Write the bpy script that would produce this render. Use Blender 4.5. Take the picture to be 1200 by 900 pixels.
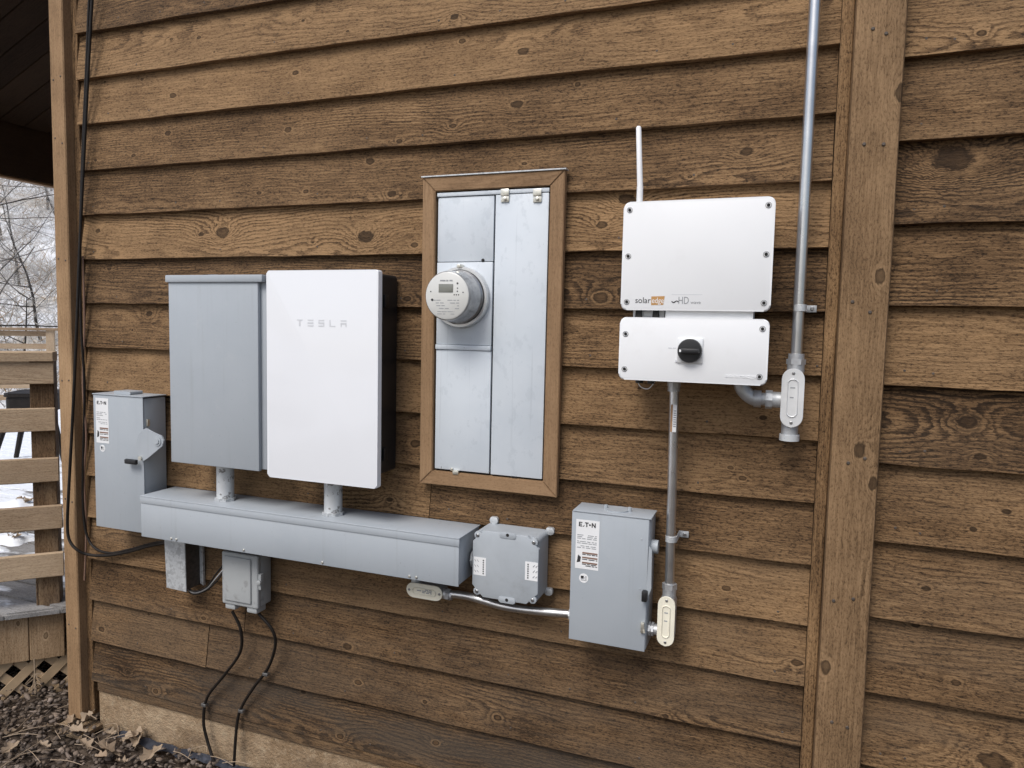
import bpy, bmesh, math, random
import numpy as np
from mathutils import Vector, Matrix
random.seed(7); rng = np.random.default_rng(7)
SC = bpy.context.scene; COL = SC.collection
for o in list(bpy.data.objects): bpy.data.objects.remove(o)
# ------------------------------------------------------------------ camera (solved from the lap lines of the siding)
F = 840.0
CAM = np.array([0.0, -2.0338, 1.6275])
R = np.array([[0.93683448, 0.34912119, 0.02134391], [0.04760056, -0.06680164, -0.99663019], [-0.34651891, 0.93469350, -0.07920044]])
cd = bpy.data.cameras.new('camera'); cam = bpy.data.objects.new('camera', cd); COL.objects.link(cam)
cd.sensor_width = 36; cd.lens = F / 1200 * 36; cd.clip_start = 0.05; cd.clip_end = 900
mw = Matrix.Identity(4)
for i in range(3):
    mw[i][0] = R[0][i]; mw[i][1] = -R[1][i]; mw[i][2] = -R[2][i]; mw[i][3] = CAM[i]
cam.matrix_world = mw; SC.camera = cam
# ------------------------------------------------------------------ sky, soft sun, exposure
SUN_EL, SUN_AZ = math.radians(52), math.radians(194)     # azimuth clockwise from +Y (the wall faces -Y)
w = bpy.data.worlds.new('World'); SC.world = w; w.use_nodes = True
nt = w.node_tree; bg = nt.nodes['Background']; sky = nt.nodes.new('ShaderNodeTexSky')
sky.sky_type = 'NISHITA'; sky.sun_disc = False; sky.sun_elevation = SUN_EL; sky.sun_rotation = SUN_AZ
sky.air_density = 1.0; sky.dust_density = 3.0; sky.ozone_density = 1.0
nt.links.new(sky.outputs[0], bg.inputs[0]); bg.inputs[1].default_value = 0.09
sl = bpy.data.lights.new('sun', 'SUN'); sl.energy = 1.5; sl.angle = math.radians(28); sl.color = (1, .985, .965)
so = bpy.data.objects.new('sun', sl); COL.objects.link(so)
sd = Vector((math.sin(SUN_AZ) * math.cos(SUN_EL), math.cos(SUN_AZ) * math.cos(SUN_EL), math.sin(SUN_EL)))
so.rotation_euler = sd.to_track_quat('Z', 'Y').to_euler(); so.location = (-3, -6, 8)
SC.view_settings.view_transform = 'Standard'; SC.view_settings.look = 'None'
SC.view_settings.exposure = 0.66; SC.view_settings.gamma = 1.0; SC.view_settings.use_curve_mapping = False

# ------------------------------------------------------------------ pixel -> place
def ray(q): return np.array([(q[0] - 600) / F, (q[1] - 450) / F, 1.0]) @ R
def W(q, axis, val):
    v = ray(q); t = (val - CAM[axis]) / v[axis]; return CAM + t * v
def P(x, y, d=0.0):                      # point of the photo standing d metres off the wall
    a = W((x, y), 1, -d); return Vector((a[0], a[1], a[2]))
S = 0.1683                               # exposure of the lap siding
def lap(k): return (16 - k) * S

# ------------------------------------------------------------------ node helper
class NT:
    def __init__(s, name):
        s.m = bpy.data.materials.new(name); s.m.use_nodes = True; s.t = s.m.node_tree
        s.b = s.t.nodes['Principled BSDF']; s.L = s.t.links
    def n(s, t): return s.t.nodes.new(t)
    def put(s, sock, v):
        if isinstance(v, bpy.types.NodeSocket): s.L.new(v, sock)
        elif v is not None:
            if isinstance(v, (tuple, list)) and len(v) == 3 and sock.type == 'RGBA': v = (*v, 1)
            sock.default_value = v
    def math(s, op, a, b=None, c=None, clamp=False):
        n = s.n('ShaderNodeMath'); n.operation = op; n.use_clamp = clamp
        s.put(n.inputs[0], a); s.put(n.inputs[1], b); s.put(n.inputs[2], c); return n.outputs[0]
    def vm(s, op, a, b=None):
        n = s.n('ShaderNodeVectorMath'); n.operation = op; s.put(n.inputs[0], a); s.put(n.inputs[1], b)
        return n.outputs['Value'] if op == 'LENGTH' else n.outputs[0]
    def obj(s): return s.n('ShaderNodeTexCoord').outputs['Object']
    def sep(s, v):
        n = s.n('ShaderNodeSeparateXYZ'); s.put(n.inputs[0], v); return n.outputs
    def comb(s, x, y, z):
        n = s.n('ShaderNodeCombineXYZ'); s.put(n.inputs[0], x); s.put(n.inputs[1], y); s.put(n.inputs[2], z); return n.outputs[0]
    def attr(s, name, kind='OBJECT'):
        n = s.n('ShaderNodeAttribute'); n.attribute_type = kind; n.attribute_name = name; return n.outputs
    def noise(s, v, scale=1.0, detail=2.0, rough=0.5):
        n = s.n('ShaderNodeTexNoise'); s.put(n.inputs['Vector'], v); s.put(n.inputs['Scale'], scale)
        s.put(n.inputs['Detail'], detail); s.put(n.inputs['Roughness'], rough); return n.outputs[0]
    def voro(s, v, scale, feat='F1'):
        n = s.n('ShaderNodeTexVoronoi'); n.feature = feat; s.put(n.inputs['Vector'], v); s.put(n.inputs['Scale'], scale); return n.outputs
    def sst(s, v, a, b, lo=0.0, hi=1.0):
        n = s.n('ShaderNodeMapRange'); n.interpolation_type = 'SMOOTHSTEP'
        s.put(n.inputs[0], v); s.put(n.inputs[1], a); s.put(n.inputs[2], b); s.put(n.inputs[3], lo); s.put(n.inputs[4], hi); return n.outputs[0]
    def mix(s, f, a, b, mode='MIX'):
        n = s.n('ShaderNodeMix'); n.data_type = 'RGBA'; n.blend_type = mode
        s.put(n.inputs[0], f); s.put(n.inputs[6], a); s.put(n.inputs[7], b); return n.outputs[2]
    def bump(s, h, strength=1.0, dist=0.001, nrm=None):
        n = s.n('ShaderNodeBump'); s.put(n.inputs['Strength'], strength); s.put(n.inputs['Distance'], dist); s.put(n.inputs['Height'], h)
        if nrm: s.L.new(nrm, n.inputs['Normal'])
        return n.outputs[0]
    def out(s, col=None, rough=None, metal=None, nrm=None, spec=None, coat=None):
        s.put(s.b.inputs['Base Color'], col); s.put(s.b.inputs['Roughness'], rough); s.put(s.b.inputs['Metallic'], metal)
        s.put(s.b.inputs['Specular IOR Level'], spec); s.put(s.b.inputs['Coat Weight'], coat)
        if nrm: s.L.new(nrm, s.b.inputs['Normal'])
        return s.m

NK = 8
def wood(name, dark, mid, light, ring=0.0075, gstr=1.0, saw=1.0, var=0.3, nk=0, bumpd=0.0018, rough=0.85, snow=0.0, wear=0.0):
    """cut timber: growth rings of a log seen in the board face, bent round the knots, rough-sawn fuzz on top"""
    t = NT(name); co = t.obj(); x, y, z = t.sep(co)
    rnd = t.n('ShaderNodeObjectInfo').outputs['Random']
    off = t.comb(t.math('MULTIPLY', rnd, 91.7), t.math('MULTIPLY', rnd, 57.1), t.math('MULTIPLY', rnd, 33.3))
    pc = t.vm('ADD', co, off)
    def st(sx, sy, sz): return t.vm('MULTIPLY', pc, (sx, sy, sz))
    rnd2 = t.math('FRACT', t.math('MULTIPLY', rnd, 17.31)); rnd3 = t.math('FRACT', t.math('MULTIPLY', rnd, 53.7)); rnd4 = t.math('FRACT', t.math('MULTIPLY', rnd, 7.9))
    wander = t.noise(st(.55, .3, .3), 1.0, 1.0)
    zc = t.math('SUBTRACT', z, t.math('MULTIPLY_ADD', rnd2, 0.14, t.math('MULTIPLY_ADD', wander, 0.10, -0.04)))
    h = t.math('ADD', t.math('MULTIPLY_ADD', t.noise(st(.9, 1, 1), 1.0, 2.0), 0.16, -0.05), t.math('MULTIPLY', rnd3, 0.05))
    yy = t.math('ADD', h, y)
    r = t.math('SQRT', t.math('ADD', t.math('MULTIPLY', zc, zc), t.math('MULTIPLY', yy, yy)))
    phi = t.math('DIVIDE', r, ring)
    phi = t.math('ADD', phi, t.math('MULTIPLY', t.noise(st(6, 26, 26), 1.0, 4.0, .65), 2.6))
    core = None; halo = None
    if nk:
        p2 = t.comb(x, z, 0.0); kn = t.math('MULTIPLY_ADD', t.noise(st(34, 45, 48), 1.0, 2.0, .6), 1.0, -0.5)
        for i in range(nk):
            k = t.attr('k%d' % i)['Vector']
            dv = t.vm('MULTIPLY', t.vm('SUBTRACT', p2, k), (0.62, 1.0, 0.0)); d = t.vm('LENGTH', dv)
            kr = t.sep(k)[2]
            d = t.math('ADD', d, t.math('MULTIPLY', kr, kn))
            q = t.math('DIVIDE', d, t.math('MAXIMUM', kr, 1e-5))
            g = t.math('DIVIDE', 1.0, t.math('MULTIPLY_ADD', q, t.math('MULTIPLY', q, .30), 1.0))
            phi = t.math('ADD', phi, t.math('MULTIPLY', g, t.math('MULTIPLY', kr, 420.0)))
            core = q if core is None else t.math('MINIMUM', core, q)
        halo = t.sst(core, 1.0, 4.5, 1.0, 0.0)
    fr = t.math('FRACT', phi)
    late = t.math('MULTIPLY', t.sst(fr, .30, .80), t.sst(fr, .88, 1.0, 1.0, 0.0))
    gm = t.math('MULTIPLY', t.sst(t.noise(st(1.3, 8, 8), 1.0, 2.0), .50, .68, .05, 1.0), gstr)
    if halo is not None: gm = t.math('MAXIMUM', gm, t.math('MULTIPLY', halo, .42 * min(gstr, 1.2)))
    gr = t.attr('grain')['Fac']
    gm = t.math('MAXIMUM', t.math('MULTIPLY', gm, .75), t.math('MULTIPLY', gr, t.math('MULTIPLY_ADD', t.sst(t.noise(st(1.7, 10, 10), 1.0, 2.0), .36, .58), .75, .2)))
    lateg = t.math('MULTIPLY', t.math('SUBTRACT', late, .50), gm)
    fib = t.noise(st(11, 240, 240), 1.0, 2.0, .65)
    fuzz = t.noise(st(95, 250, 250), 1.0, 3.0, .75)
    pits = t.sst(fuzz, .46, .70)
    patch = t.noise(st(1.0, 5.5, 5.5), 1.0, 5.0, .66)
    v = t.math('MULTIPLY_ADD', t.math('SUBTRACT', fib, .5), .70 * saw, .60)
    v = t.math('ADD', v, t.math('MULTIPLY', t.math('SUBTRACT', patch, .5), 1.7 * var))
    v = t.math('ADD', v, t.math('MULTIPLY', t.math('SUBTRACT', t.noise(st(5.5, 7, 5), 1.0, 3.0, .6), .5), 1.1 * var))
    v = t.math('ADD', v, t.math('MULTIPLY', t.math('SUBTRACT', rnd4, .5), .9 * var))
    v = t.math('SUBTRACT', v, t.math('MULTIPLY', lateg, .37))
    v = t.math('SUBTRACT', v, t.math('MULTIPLY', pits, .36 * saw))
    cr = t.n('ShaderNodeValToRGB'); e = cr.color_ramp.elements; cr.color_ramp.interpolation = 'B_SPLINE'
    e[0].position = 0.0; e[0].color = (*[c * .55 for c in dark], 1); e[1].position = 1.0; e[1].color = (*[min(1, c * 1.25) for c in light], 1)
    for ps, c in ((.22, dark), (.52, mid), (.80, light)):
        q = cr.color_ramp.elements.new(ps); q.color = (*c, 1)
    t.put(cr.inputs[0], v); col = cr.outputs[0]
    hgt = t.math('MULTIPLY_ADD', fib, .7 * saw, t.math('MULTIPLY', fuzz, -1.5 * saw))
    dirt = t.attr('dirt')['Fac']
    col = t.mix(t.math('MULTIPLY', dirt, t.sst(patch, .36, .62)), col, (.052, .043, .034))
    if core is not None:
        inn = t.sst(core, .80, 1.05, 1.0, 0.0); rim = t.math('MULTIPLY', t.sst(core, .95, 1.15), t.sst(core, 1.2, 1.75, 1.0, 0.0))
        kv = t.sst(t.noise(st(2.3, 4, 9), 1.0, 1.0), .42, .58)
        kd = t.mix(t.sst(t.math('ADD', core, t.math('MULTIPLY', kn, .8)), .30, .95), t.mix(kv, tuple(c * .85 for c in dark), tuple(c * .60 for c in mid)), tuple(c * .55 for c in dark))
        col = t.mix(t.math('MULTIPLY', rim, t.math('MULTIPLY_ADD', kv, .22, .06)), col, tuple(min(1, c * 1.3) for c in light))
        col = t.mix(t.math('MULTIPLY', inn, .85), col, kd)
    if wear:
        g2 = t.sst(t.noise(st(3, 9, 9), 1.0, 4.0, .65), .48, .68)
        col = t.mix(t.math('MULTIPLY', g2, wear), col, (.20, .19, .175))
    nrm = t.bump(hgt, .9, bumpd)
    if snow:
        wp = t.n('ShaderNodeNewGeometry').outputs['Position']
        sn = t.sst(t.math('ADD', t.noise(t.vm('MULTIPLY', wp, (2.2, 6, 3)), 1.0, 5.0, .62), t.math('MULTIPLY', t.math('SUBTRACT', -3.5, t.sep(wp)[0]), .07)), .50, .62)
        col = t.mix(sn, col, (.80, .83, .87))
    return t.out(col, rough, 0.0, nrm, .25)

def plain(name, col, rough=.5, metal=0., var=.08, scale=6, bump=0., bscale=400, spec=.5, coat=None, dirt=None, dirt_amt=0., dscale=9, dlo=.55, dhi=.75):
    t = NT(name); co = t.obj()
    nz = t.noise(co, scale, 4.0, .6)
    c = t.mix(t.sst(nz, .25, .75), tuple(k * (1 - var) for k in col), tuple(min(1, k * (1 + var)) for k in col))
    if dirt:
        c = t.mix(t.math('MULTIPLY', t.sst(t.noise(co, dscale, 6.0, .7), dlo, dhi), dirt_amt), c, dirt)
    rr = t.math('MULTIPLY_ADD', t.noise(co, scale * 3, 3.0, .6), .18, rough - .09)
    nrm = t.bump(t.noise(co, bscale, 2.0), .6, bump) if bump else None
    return t.out(c, rr, metal, nrm, spec, coat)

M = {}
M['siding'] = wood('siding_cedar', (.034, .0185, .008), (.142, .0805, .037), (.275, .168, .082), nk=NK, var=.42, gstr=1.15, saw=1.1, ring=.0085)
M['post'] = wood('post_cedar', (.062, .036, .017), (.176, .106, .053), (.295, .190, .102), nk=5, var=.42, gstr=1.1, saw=.8, ring=.011)
M['corner'] = wood('corner_cedar', (.120, .070, .034), (.320, .200, .106), (.450, .300, .168), ring=.010, var=.34, gstr=.45, saw=.45, bumpd=.0008)
M['trim'] = wood('trim_cedar', (.095, .055, .028), (.245, .150, .080), (.345, .222, .124), ring=.012, var=.30, gstr=.4, saw=.45, bumpd=.0006)
M['rail'] = wood('rail_pine', (.165, .108, .062), (.370, .262, .165), (.490, .370, .248), ring=.010, nk=3, var=.30, gstr=.9, saw=.7, wear=.08)
M['railpost'] = wood('railpost_pine', (.065, .036, .018), (.190, .120, .065), (.330, .235, .140), ring=.014, var=.35, gstr=1.5, saw=.8, wear=.1)
M['fascia'] = wood('fascia_pine', (.160, .098, .050), (.370, .250, .145), (.500, .365, .230), ring=.011, nk=3, var=.35, gstr=.5, saw=.7)
M['deckplank'] = wood('deck_plank', (.10, .095, .09), (.21, .20, .19), (.33, .32, .31), ring=.010, var=.4, gstr=.6, saw=.8, snow=1.0)
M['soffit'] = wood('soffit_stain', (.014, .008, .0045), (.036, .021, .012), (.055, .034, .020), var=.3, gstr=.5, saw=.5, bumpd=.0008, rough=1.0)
M['lattice'] = plain('lattice_tan', (.40, .285, .17), .7, var=.15, scale=14, bump=.0004)
def enamel():
    t = NT('grey_enamel'); co = t.obj(); wp = t.n('ShaderNodeNewGeometry').outputs['Position']
    c = t.mix(t.sst(t.noise(co, 3, 4.0, .6), .3, .7), (.345, .378, .408), (.378, .410, .438))
    run = t.sst(t.noise(t.vm('MULTIPLY', wp, (48, 30, 1.6)), 1.0, 4.0, .65), .55, .75)
    c = t.mix(t.math('MULTIPLY', run, .28), c, (.27, .28, .285))
    c = t.mix(t.math('MULTIPLY', t.sst(t.noise(wp, 14, 6.0, .75), .56, .72), .30), c, (.44, .455, .465))
    spk = t.sst(t.noise(wp, 150, 2.0, .6), .70, .76)
    c = t.mix(t.math('MULTIPLY', spk, .45), c, (.17, .16, .15))
    rr = t.math('MULTIPLY_ADD', t.noise(wp, 9, 5.0, .7), .30, .28)
    h = t.math('ADD', t.math('MULTIPLY', t.noise(wp, 5.0, 2.0), 9.0), t.noise(co, 700, 2.0))
    return t.out(c, rr, 0.0, t.bump(h, .5, .00022), .5)
M['grey'] = enamel()
M['grey2'] = plain('grey_cast', (.365, .395, .420), .5, var=.06, scale=10, bump=.0004, bscale=500, dirt=(.25, .255, .26), dirt_amt=.4)
def meterpanel():
    t = NT('panel_enamel'); co = t.obj(); x, y, z = t.sep(co)
    base = t.mix(t.sst(t.noise(co, 4, 4.0, .6), .3, .7), (.54, .590, .635), (.60, .645, .685))
    sm = t.sst(t.noise(t.vm('MULTIPLY', co, (1.4, 1, 1)), 22, 5.0, .66), .56, .64)        # faded smudges
    base = t.mix(t.math('MULTIPLY', sm, .26), base, (.40, .445, .485))
    run = t.sst(t.noise(t.vm('MULTIPLY', co, (70, 1, 1.3)), 1.0, 3.0, .6), .62, .70)       # rain runs
    base = t.mix(t.math('MULTIPLY', run, .32), base, (.42, .46, .495))
    scr = t.sst(t.noise(t.vm('MULTIPLY', co, (55, 1, 22)), 1.0, 2.0, .7), .735, .76)
    base = t.mix(t.math('MULTIPLY', scr, .7), base, (.12, .125, .13))
    return t.out(base, t.math('MULTIPLY_ADD', sm, .2, .42), 0., t.bump(t.noise(co, 500, 2.0), .4, .0001))
M['panel'] = meterpanel()
M['white'] = plain('white_glass', (.77, .785, .81), .22, var=.012, scale=2, coat=.3)
M['inv'] = plain('white_powder', (.77, .78, .785), .45, var=.015, scale=3, bump=.00012, bscale=900, dirt=(.60, .59, .57), dirt_amt=.2, dscale=7)
M['black'] = plain('black_plastic', (.012, .012, .013), .42, var=.2)
M['blackrub'] = plain('black_cable', (.013, .010, .008), .55, var=.3, scale=30, spec=.25)
M['dark'] = plain('dark_void', (.015, .014, .013), .9, var=.2)
M['emt'] = plain('galvanised_tube', (.60, .60, .595), .30, .92, var=.12, scale=9, bump=.0001, bscale=300)
M['galv'] = plain('galvanised_sheet', (.60, .62, .63), .5, .45, var=.3, scale=30, bump=.0004, bscale=120, dirt=(.34, .35, .355), dirt_amt=.8, dscale=30, dlo=.48, dhi=.60)
M['pvcpaint'] = plain('chipped_paint_nipple', (.60, .62, .63), .45, .3, var=.12, scale=18, bump=.0002, bscale=200, dirt=(.16, .15, .14), dirt_amt=.85, dscale=32, dlo=.55, dhi=.60)
M['cast'] = plain('cast_aluminium', (.50, .51, .52), .5, .7, var=.12, scale=30, bump=.0006, bscale=260)
M['cream'] = plain('cream_cover', (.78, .74, .61), .45, 0., var=.05, scale=30)
M['silver'] = plain('silver_cover', (.74, .75, .75), .38, .35, var=.06, scale=20)
M['zinc'] = plain('zinc_clip', (.68, .66, .58), .35, .8, var=.15, scale=60)
M['screw'] = plain('screw_steel', (.33, .33, .33), .35, .85, var=.1, scale=80)
M['label'] = plain('label_paper', (.76, .765, .765), .5, var=.03)
M['ink'] = plain('black_ink', (.03, .03, .032), .6, var=.1)
M['inkg'] = plain('grey_ink', (.28, .29, .30), .6, var=.05)
M['inkl'] = plain('pale_grey_print', (.60, .615, .635), .5, var=.03)
M['orange'] = plain('orange_print', (.46, .25, .085), .5, var=.05)
M['inkbr'] = plain('brown_ink', (.22, .13, .09), .6, var=.1)
M['nid'] = plain('grey_abs', (.37, .385, .385), .55, var=.06, scale=8, dirt=(.17, .165, .155), dirt_amt=.6, dscale=16, dlo=.56, dhi=.7)
M['lcd'] = plain('lcd_glass', (.20, .205, .18), .2, var=.05)
M['dial'] = plain('meter_face', (.60, .60, .57), .35, var=.03, coat=.6)
M['drum'] = plain('meter_drum', (.30, .31, .315), .10, 0., var=.45, scale=22, coat=1.0)
M['ring'] = plain('meter_ring', (.66, .665, .66), .35, .6, var=.08)
M['strap_red'] = plain('pipe_label', (.36, .20, .10), .5, var=.3, scale=40)

def concrete():
    t = NT('stucco_concrete'); co = t.obj()
    c = t.mix(t.sst(t.noise(co, 5, 5.0, .65), .3, .7), (.245, .165, .095), (.40, .295, .190))
    c = t.mix(t.math('MULTIPLY', t.sst(t.noise(co, 40, 4.0, .7), .5, .7), .5), c, (.47, .37, .25))
    c = t.mix(t.math('MULTIPLY', t.sst(t.noise(t.vm('MULTIPLY', co, (3, 3, 9)), 1.0, 5.0, .7), .5, .75), .6), c, (.15, .105, .07))
    return t.out(c, .9, 0., t.bump(t.math('ADD', t.noise(co, 90, 5.0, .7), t.math('MULTIPLY', t.noise(co, 14, 3.0), 1.4)), 1.0, .012), .2)
M['concrete'] = concrete()
def soil():
    t = NT('dirt_ground'); co = t.obj()
    v = t.voro(co, 38)
    c = t.mix(t.sst(t.noise(co, 30, 5.0, .7), .3, .7), (.050, .036, .026), (.125, .094, .070))
    c = t.mix(.5, c, t.mix(v['Color'], (.05, .037, .028), (.14, .11, .085)))
    return t.out(c, .95, 0., t.bump(t.math('SUBTRACT', 1.0, v['Distance']), 1.0, .02), .15)
M['soil'] = soil()
def pebble():
    t = NT('gravel_stone'); co = t.obj(); a = t.attr('tone', 'GEOMETRY')['Color']
    c = t.mix(.35, a, t.mix(t.noise(co, 120, 4.0, .7), (.04, .03, .022), (.2, .15, .11)))
    return t.out(c, .85, 0., t.bump(t.noise(co, 260, 3.0), .7, .001), .25)
M['pebble'] = pebble()
def leafm(name, a, b):
    t = NT(name); co = t.obj(); rnd = t.n('ShaderNodeObjectInfo').outputs['Random']
    c = t.mix(t.noise(co, 40, 3.0), a, b); c = t.mix(t.math('MULTIPLY', rnd, .5), c, (.20, .135, .085))
    return t.out(c, .7, 0., None, .2)
M['leaf'] = leafm('dry_leaf', (.24, .175, .115), (.46, .365, .265))
def snowm():
    t = NT('snow_slope'); co = t.obj()
    n1 = t.noise(t.vm('MULTIPLY', co, (.35, .35, .8)), 1.0, 7.0, .72); n2 = t.noise(co, 2.2, 6.0, .75)
    c = t.mix(t.sst(n1, .50, .62), (.88, .885, .89), (.62, .56, .48))
    c = t.mix(t.sst(n2, .62, .72), c, (.50, .47, .43))
    return t.out(c, .8, 0., t.bump(n2, .6, .1), .2)
M['snow'] = snowm()
M['snowpile'] = plain('snow_clump', (.80, .83, .87), .7, var=.04, bump=.004, bscale=40)
M['bark'] = plain('grey_bark', (.055, .048, .042), .9, var=.35, scale=12, bump=.004, bscale=40, spec=.2)
M['twig'] = plain('pale_twig', (.27, .25, .225), .9, var=.35, scale=3, spec=.2)
M['frost'] = plain('frosty_scrub', (.50, .48, .45), .9, var=.3, scale=3, spec=.2)
M['drybrush'] = plain('dry_scrub', (.34, .25, .16), .9, var=.3, scale=3, spec=.2)
M['rust'] = plain('weathered_nail', (.085, .068, .055), .6, .3, var=.3, scale=60)
M['fabric'] = plain('weed_cloth', (.075, .082, .105), .65, var=.3, scale=14, bump=.002, bscale=30)

# ------------------------------------------------------------------ geometry helpers
def top(name, label, cat, loc=(0, 0, 0), group=None, kind=None):
    o = bpy.data.objects.new(name, None); o.empty_display_size = .05; COL.objects.link(o); o.location = loc
    o['label'] = label; o['category'] = cat
    if group: o['group'] = group
    if kind: o['kind'] = kind
    return o
def wloc(o):
    v = Vector((0, 0, 0))
    while o is not None: v += o.location; o = o.parent
    return v
def smooth_me(me, ang=35):
    for p in me.polygons: p.use_smooth = True
    try: me.set_sharp_from_angle(angle=math.radians(ang))
    except Exception: pass
def part(name, bm, mat, parent=None, ang=35, origin=None):
    """bm in world coordinates -> one mesh object (origin: its own base point)"""
    og = Vector(origin) if origin is not None else (wloc(parent) if parent else Vector((0, 0, 0)))
    bmesh.ops.translate(bm, vec=-og, verts=bm.verts)
    bmesh.ops.recalc_face_normals(bm, faces=bm.faces)
    me = bpy.data.meshes.new(name); bm.to_mesh(me); bm.free(); smooth_me(me, ang)
    me.materials.append(M[mat] if isinstance(mat, str) else mat)
    o = bpy.data.objects.new(name, me); COL.objects.link(o)
    if parent: o.parent = parent; o.location = og - wloc(parent)
    else: o.location = og
    if 'print' in name or name in ('face_marks', 'cast_lettering'): o['kind'] = 'stuff'      # lettering too small to pick apart
    return o
def tag(o, label, cat, group=None, kind=None):
    o['label'] = label; o['category'] = cat
    if group: o['group'] = group
    if kind: o['kind'] = kind
    return o
def B(): return bmesh.new()
def box(bm, a, b, bev=0.0, seg=2):
    x0, x1 = sorted((a[0], b[0])); y0, y1 = sorted((a[1], b[1])); z0, z1 = sorted((a[2], b[2]))
    r = bmesh.ops.create_cube(bm, size=1.0); vs = r['verts']
    for v in vs: v.co = Vector(((x0 + x1) / 2 + v.co.x * (x1 - x0), (y0 + y1) / 2 + v.co.y * (y1 - y0), (z0 + z1) / 2 + v.co.z * (z1 - z0)))
    if bev:
        es = list({e for v in vs for e in v.link_edges})
        bmesh.ops.bevel(bm, geom=es, offset=bev, segments=seg, affect='EDGES', profile=.5)
    return bm
def prism(bm, poly, y0, y1, bev=0.0, seg=2):
    """poly of (x,z) extruded from y0 to y1 (y0 = front, nearer the viewer)"""
    f = [bm.verts.new((x, y0, z)) for x, z in poly]; b = [bm.verts.new((x, y1, z)) for x, z in poly]; n = len(poly)
    ff = bm.faces.new(f); fb = bm.faces.new(b[::-1])
    for i in range(n): bm.faces.new((f[i], b[i], b[(i + 1) % n], f[(i + 1) % n]))
    if bev: bmesh.ops.bevel(bm, geom=list(ff.edges), offset=bev, segments=seg, affect='EDGES', profile=.5)
    return bm
def rrect(x0, x1, z0, z1, r, n=5):
    pts = []
    for cx, cz, a0 in ((x1 - r, z1 - r, 0), (x0 + r, z1 - r, 90), (x0 + r, z0 + r, 180), (x1 - r, z0 + r, 270)):
        for i in range(n + 1):
            a = math.radians(a0 + 90 * i / n); pts.append((cx + r * math.cos(a), cz + r * math.sin(a)))
    return pts
def circ(cx, cz, r, n=16): return [(cx + r * math.cos(2 * math.pi * i / n), cz + r * math.sin(2 * math.pi * i / n)) for i in range(n)]
def spline(pts, n=8):
    pts = [Vector(p) for p in pts]; out = []
    for i in range(len(pts) - 1):
        p0 = pts[max(i - 1, 0)]; p1 = pts[i]; p2 = pts[i + 1]; p3 = pts[min(i + 2, len(pts) - 1)]
        for j in range(n):
            t = j / n
            out.append(.5 * ((2 * p1) + (p2 - p0) * t + (2 * p0 - 5 * p1 + 4 * p2 - p3) * t * t + (3 * p1 - p0 - 3 * p2 + p3) * t ** 3))
    out.append(pts[-1]); return out
def tube(bm, pts, rad, n=12, cap=True):
    pts = [Vector(p) for p in pts]; k = len(pts)
    rr = rad if isinstance(rad, (list, tuple)) else [rad] * k
    rings = []; up = None
    for i, p in enumerate(pts):
        d = (pts[min(i + 1, k - 1)] - pts[max(i - 1, 0)])
        d = d.normalized() if d.length > 1e-9 else Vector((0, 0, 1))
        if up is None:
            up = Vector((0, 1, 0)) if abs(d.y) < .9 else Vector((1, 0, 0))
        a = d.cross(up)
        if a.length < 1e-6: a = d.orthogonal()
        a.normalize(); up = a.cross(d).normalized()
        rings.append([bm.verts.new(p + (a * math.cos(2 * math.pi * j / n) + up * math.sin(2 * math.pi * j / n)) * rr[i]) for j in range(n)])
    for i in range(k - 1):
        for j in range(n): bm.faces.new((rings[i][j], rings[i][(j + 1) % n], rings[i + 1][(j + 1) % n], rings[i + 1][j]))
    if cap: bm.faces.new(rings[0][::-1]); bm.faces.new(rings[-1])
    return bm
def lathe(bm, prof, c, n=32):
    """prof: (radius, y) pairs around the axis through c pointing along -Y/+Y"""
    rings = [[bm.verts.new((c[0] + r * math.cos(2 * math.pi * j / n), y, c[2] + r * math.sin(2 * math.pi * j / n))) for j in range(n)] for r, y in prof]
    for i in range(len(rings) - 1):
        for j in range(n): bm.faces.new((rings[i][j], rings[i][(j + 1) % n], rings[i + 1][(j + 1) % n], rings[i + 1][j]))
    bm.faces.new(rings[0][::-1]); bm.faces.new(rings[-1]); return bm
def screw(bm, x, y, z, r=.006, h=.003, n=10):
    lathe(bm, [(r, y), (r, y - h * .6), (r * .7, y - h)], (x, 0, z), n)
def text(name, body, x, z, y, size, mat, parent, width=None, spacing=1.0, depth=.0006, shear=0., offset=0.):
    """flat lettering standing on a face that looks toward -Y; x,z = left end of the baseline"""
    cu = bpy.data.curves.new(name, 'FONT'); cu.body = body; cu.size = size; cu.extrude = depth; cu.space_character = spacing; cu.shear = shear; cu.offset = offset
    cu.resolution_u = 3
    o = bpy.data.objects.new(name, cu); COL.objects.link(o); bpy.context.view_layer.update()
    me = bpy.data.meshes.new_from_object(o.evaluated_get(bpy.context.evaluated_depsgraph_get()))
    bpy.data.objects.remove(o)
    bm = B(); bm.from_mesh(me); bpy.data.meshes.remove(me)
    x0 = min(v.co.x for v in bm.verts); x1 = max(v.co.x for v in bm.verts)
    sc = (width / (x1 - x0)) if width else 1
    for v in bm.verts: v.co = Vector((x + (v.co.x - x0) * sc, y - v.co.z, z + v.co.y))
    return part(name, bm, mat, parent)
def strips(bm, x0, x1, zs, y, h=.0025, fill=.7, seed=1):
    rr = random.Random(seed)
    for z in zs:
        x = x0
        while x < x1:
            wd = rr.uniform(.006, .018)
            e = min(x1, x + wd)
            if rr.random() < fill: box(bm, (x, y - .0005, z), (e, y, z + h))
            x = e + rr.uniform(.002, .004)
    return bm

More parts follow.
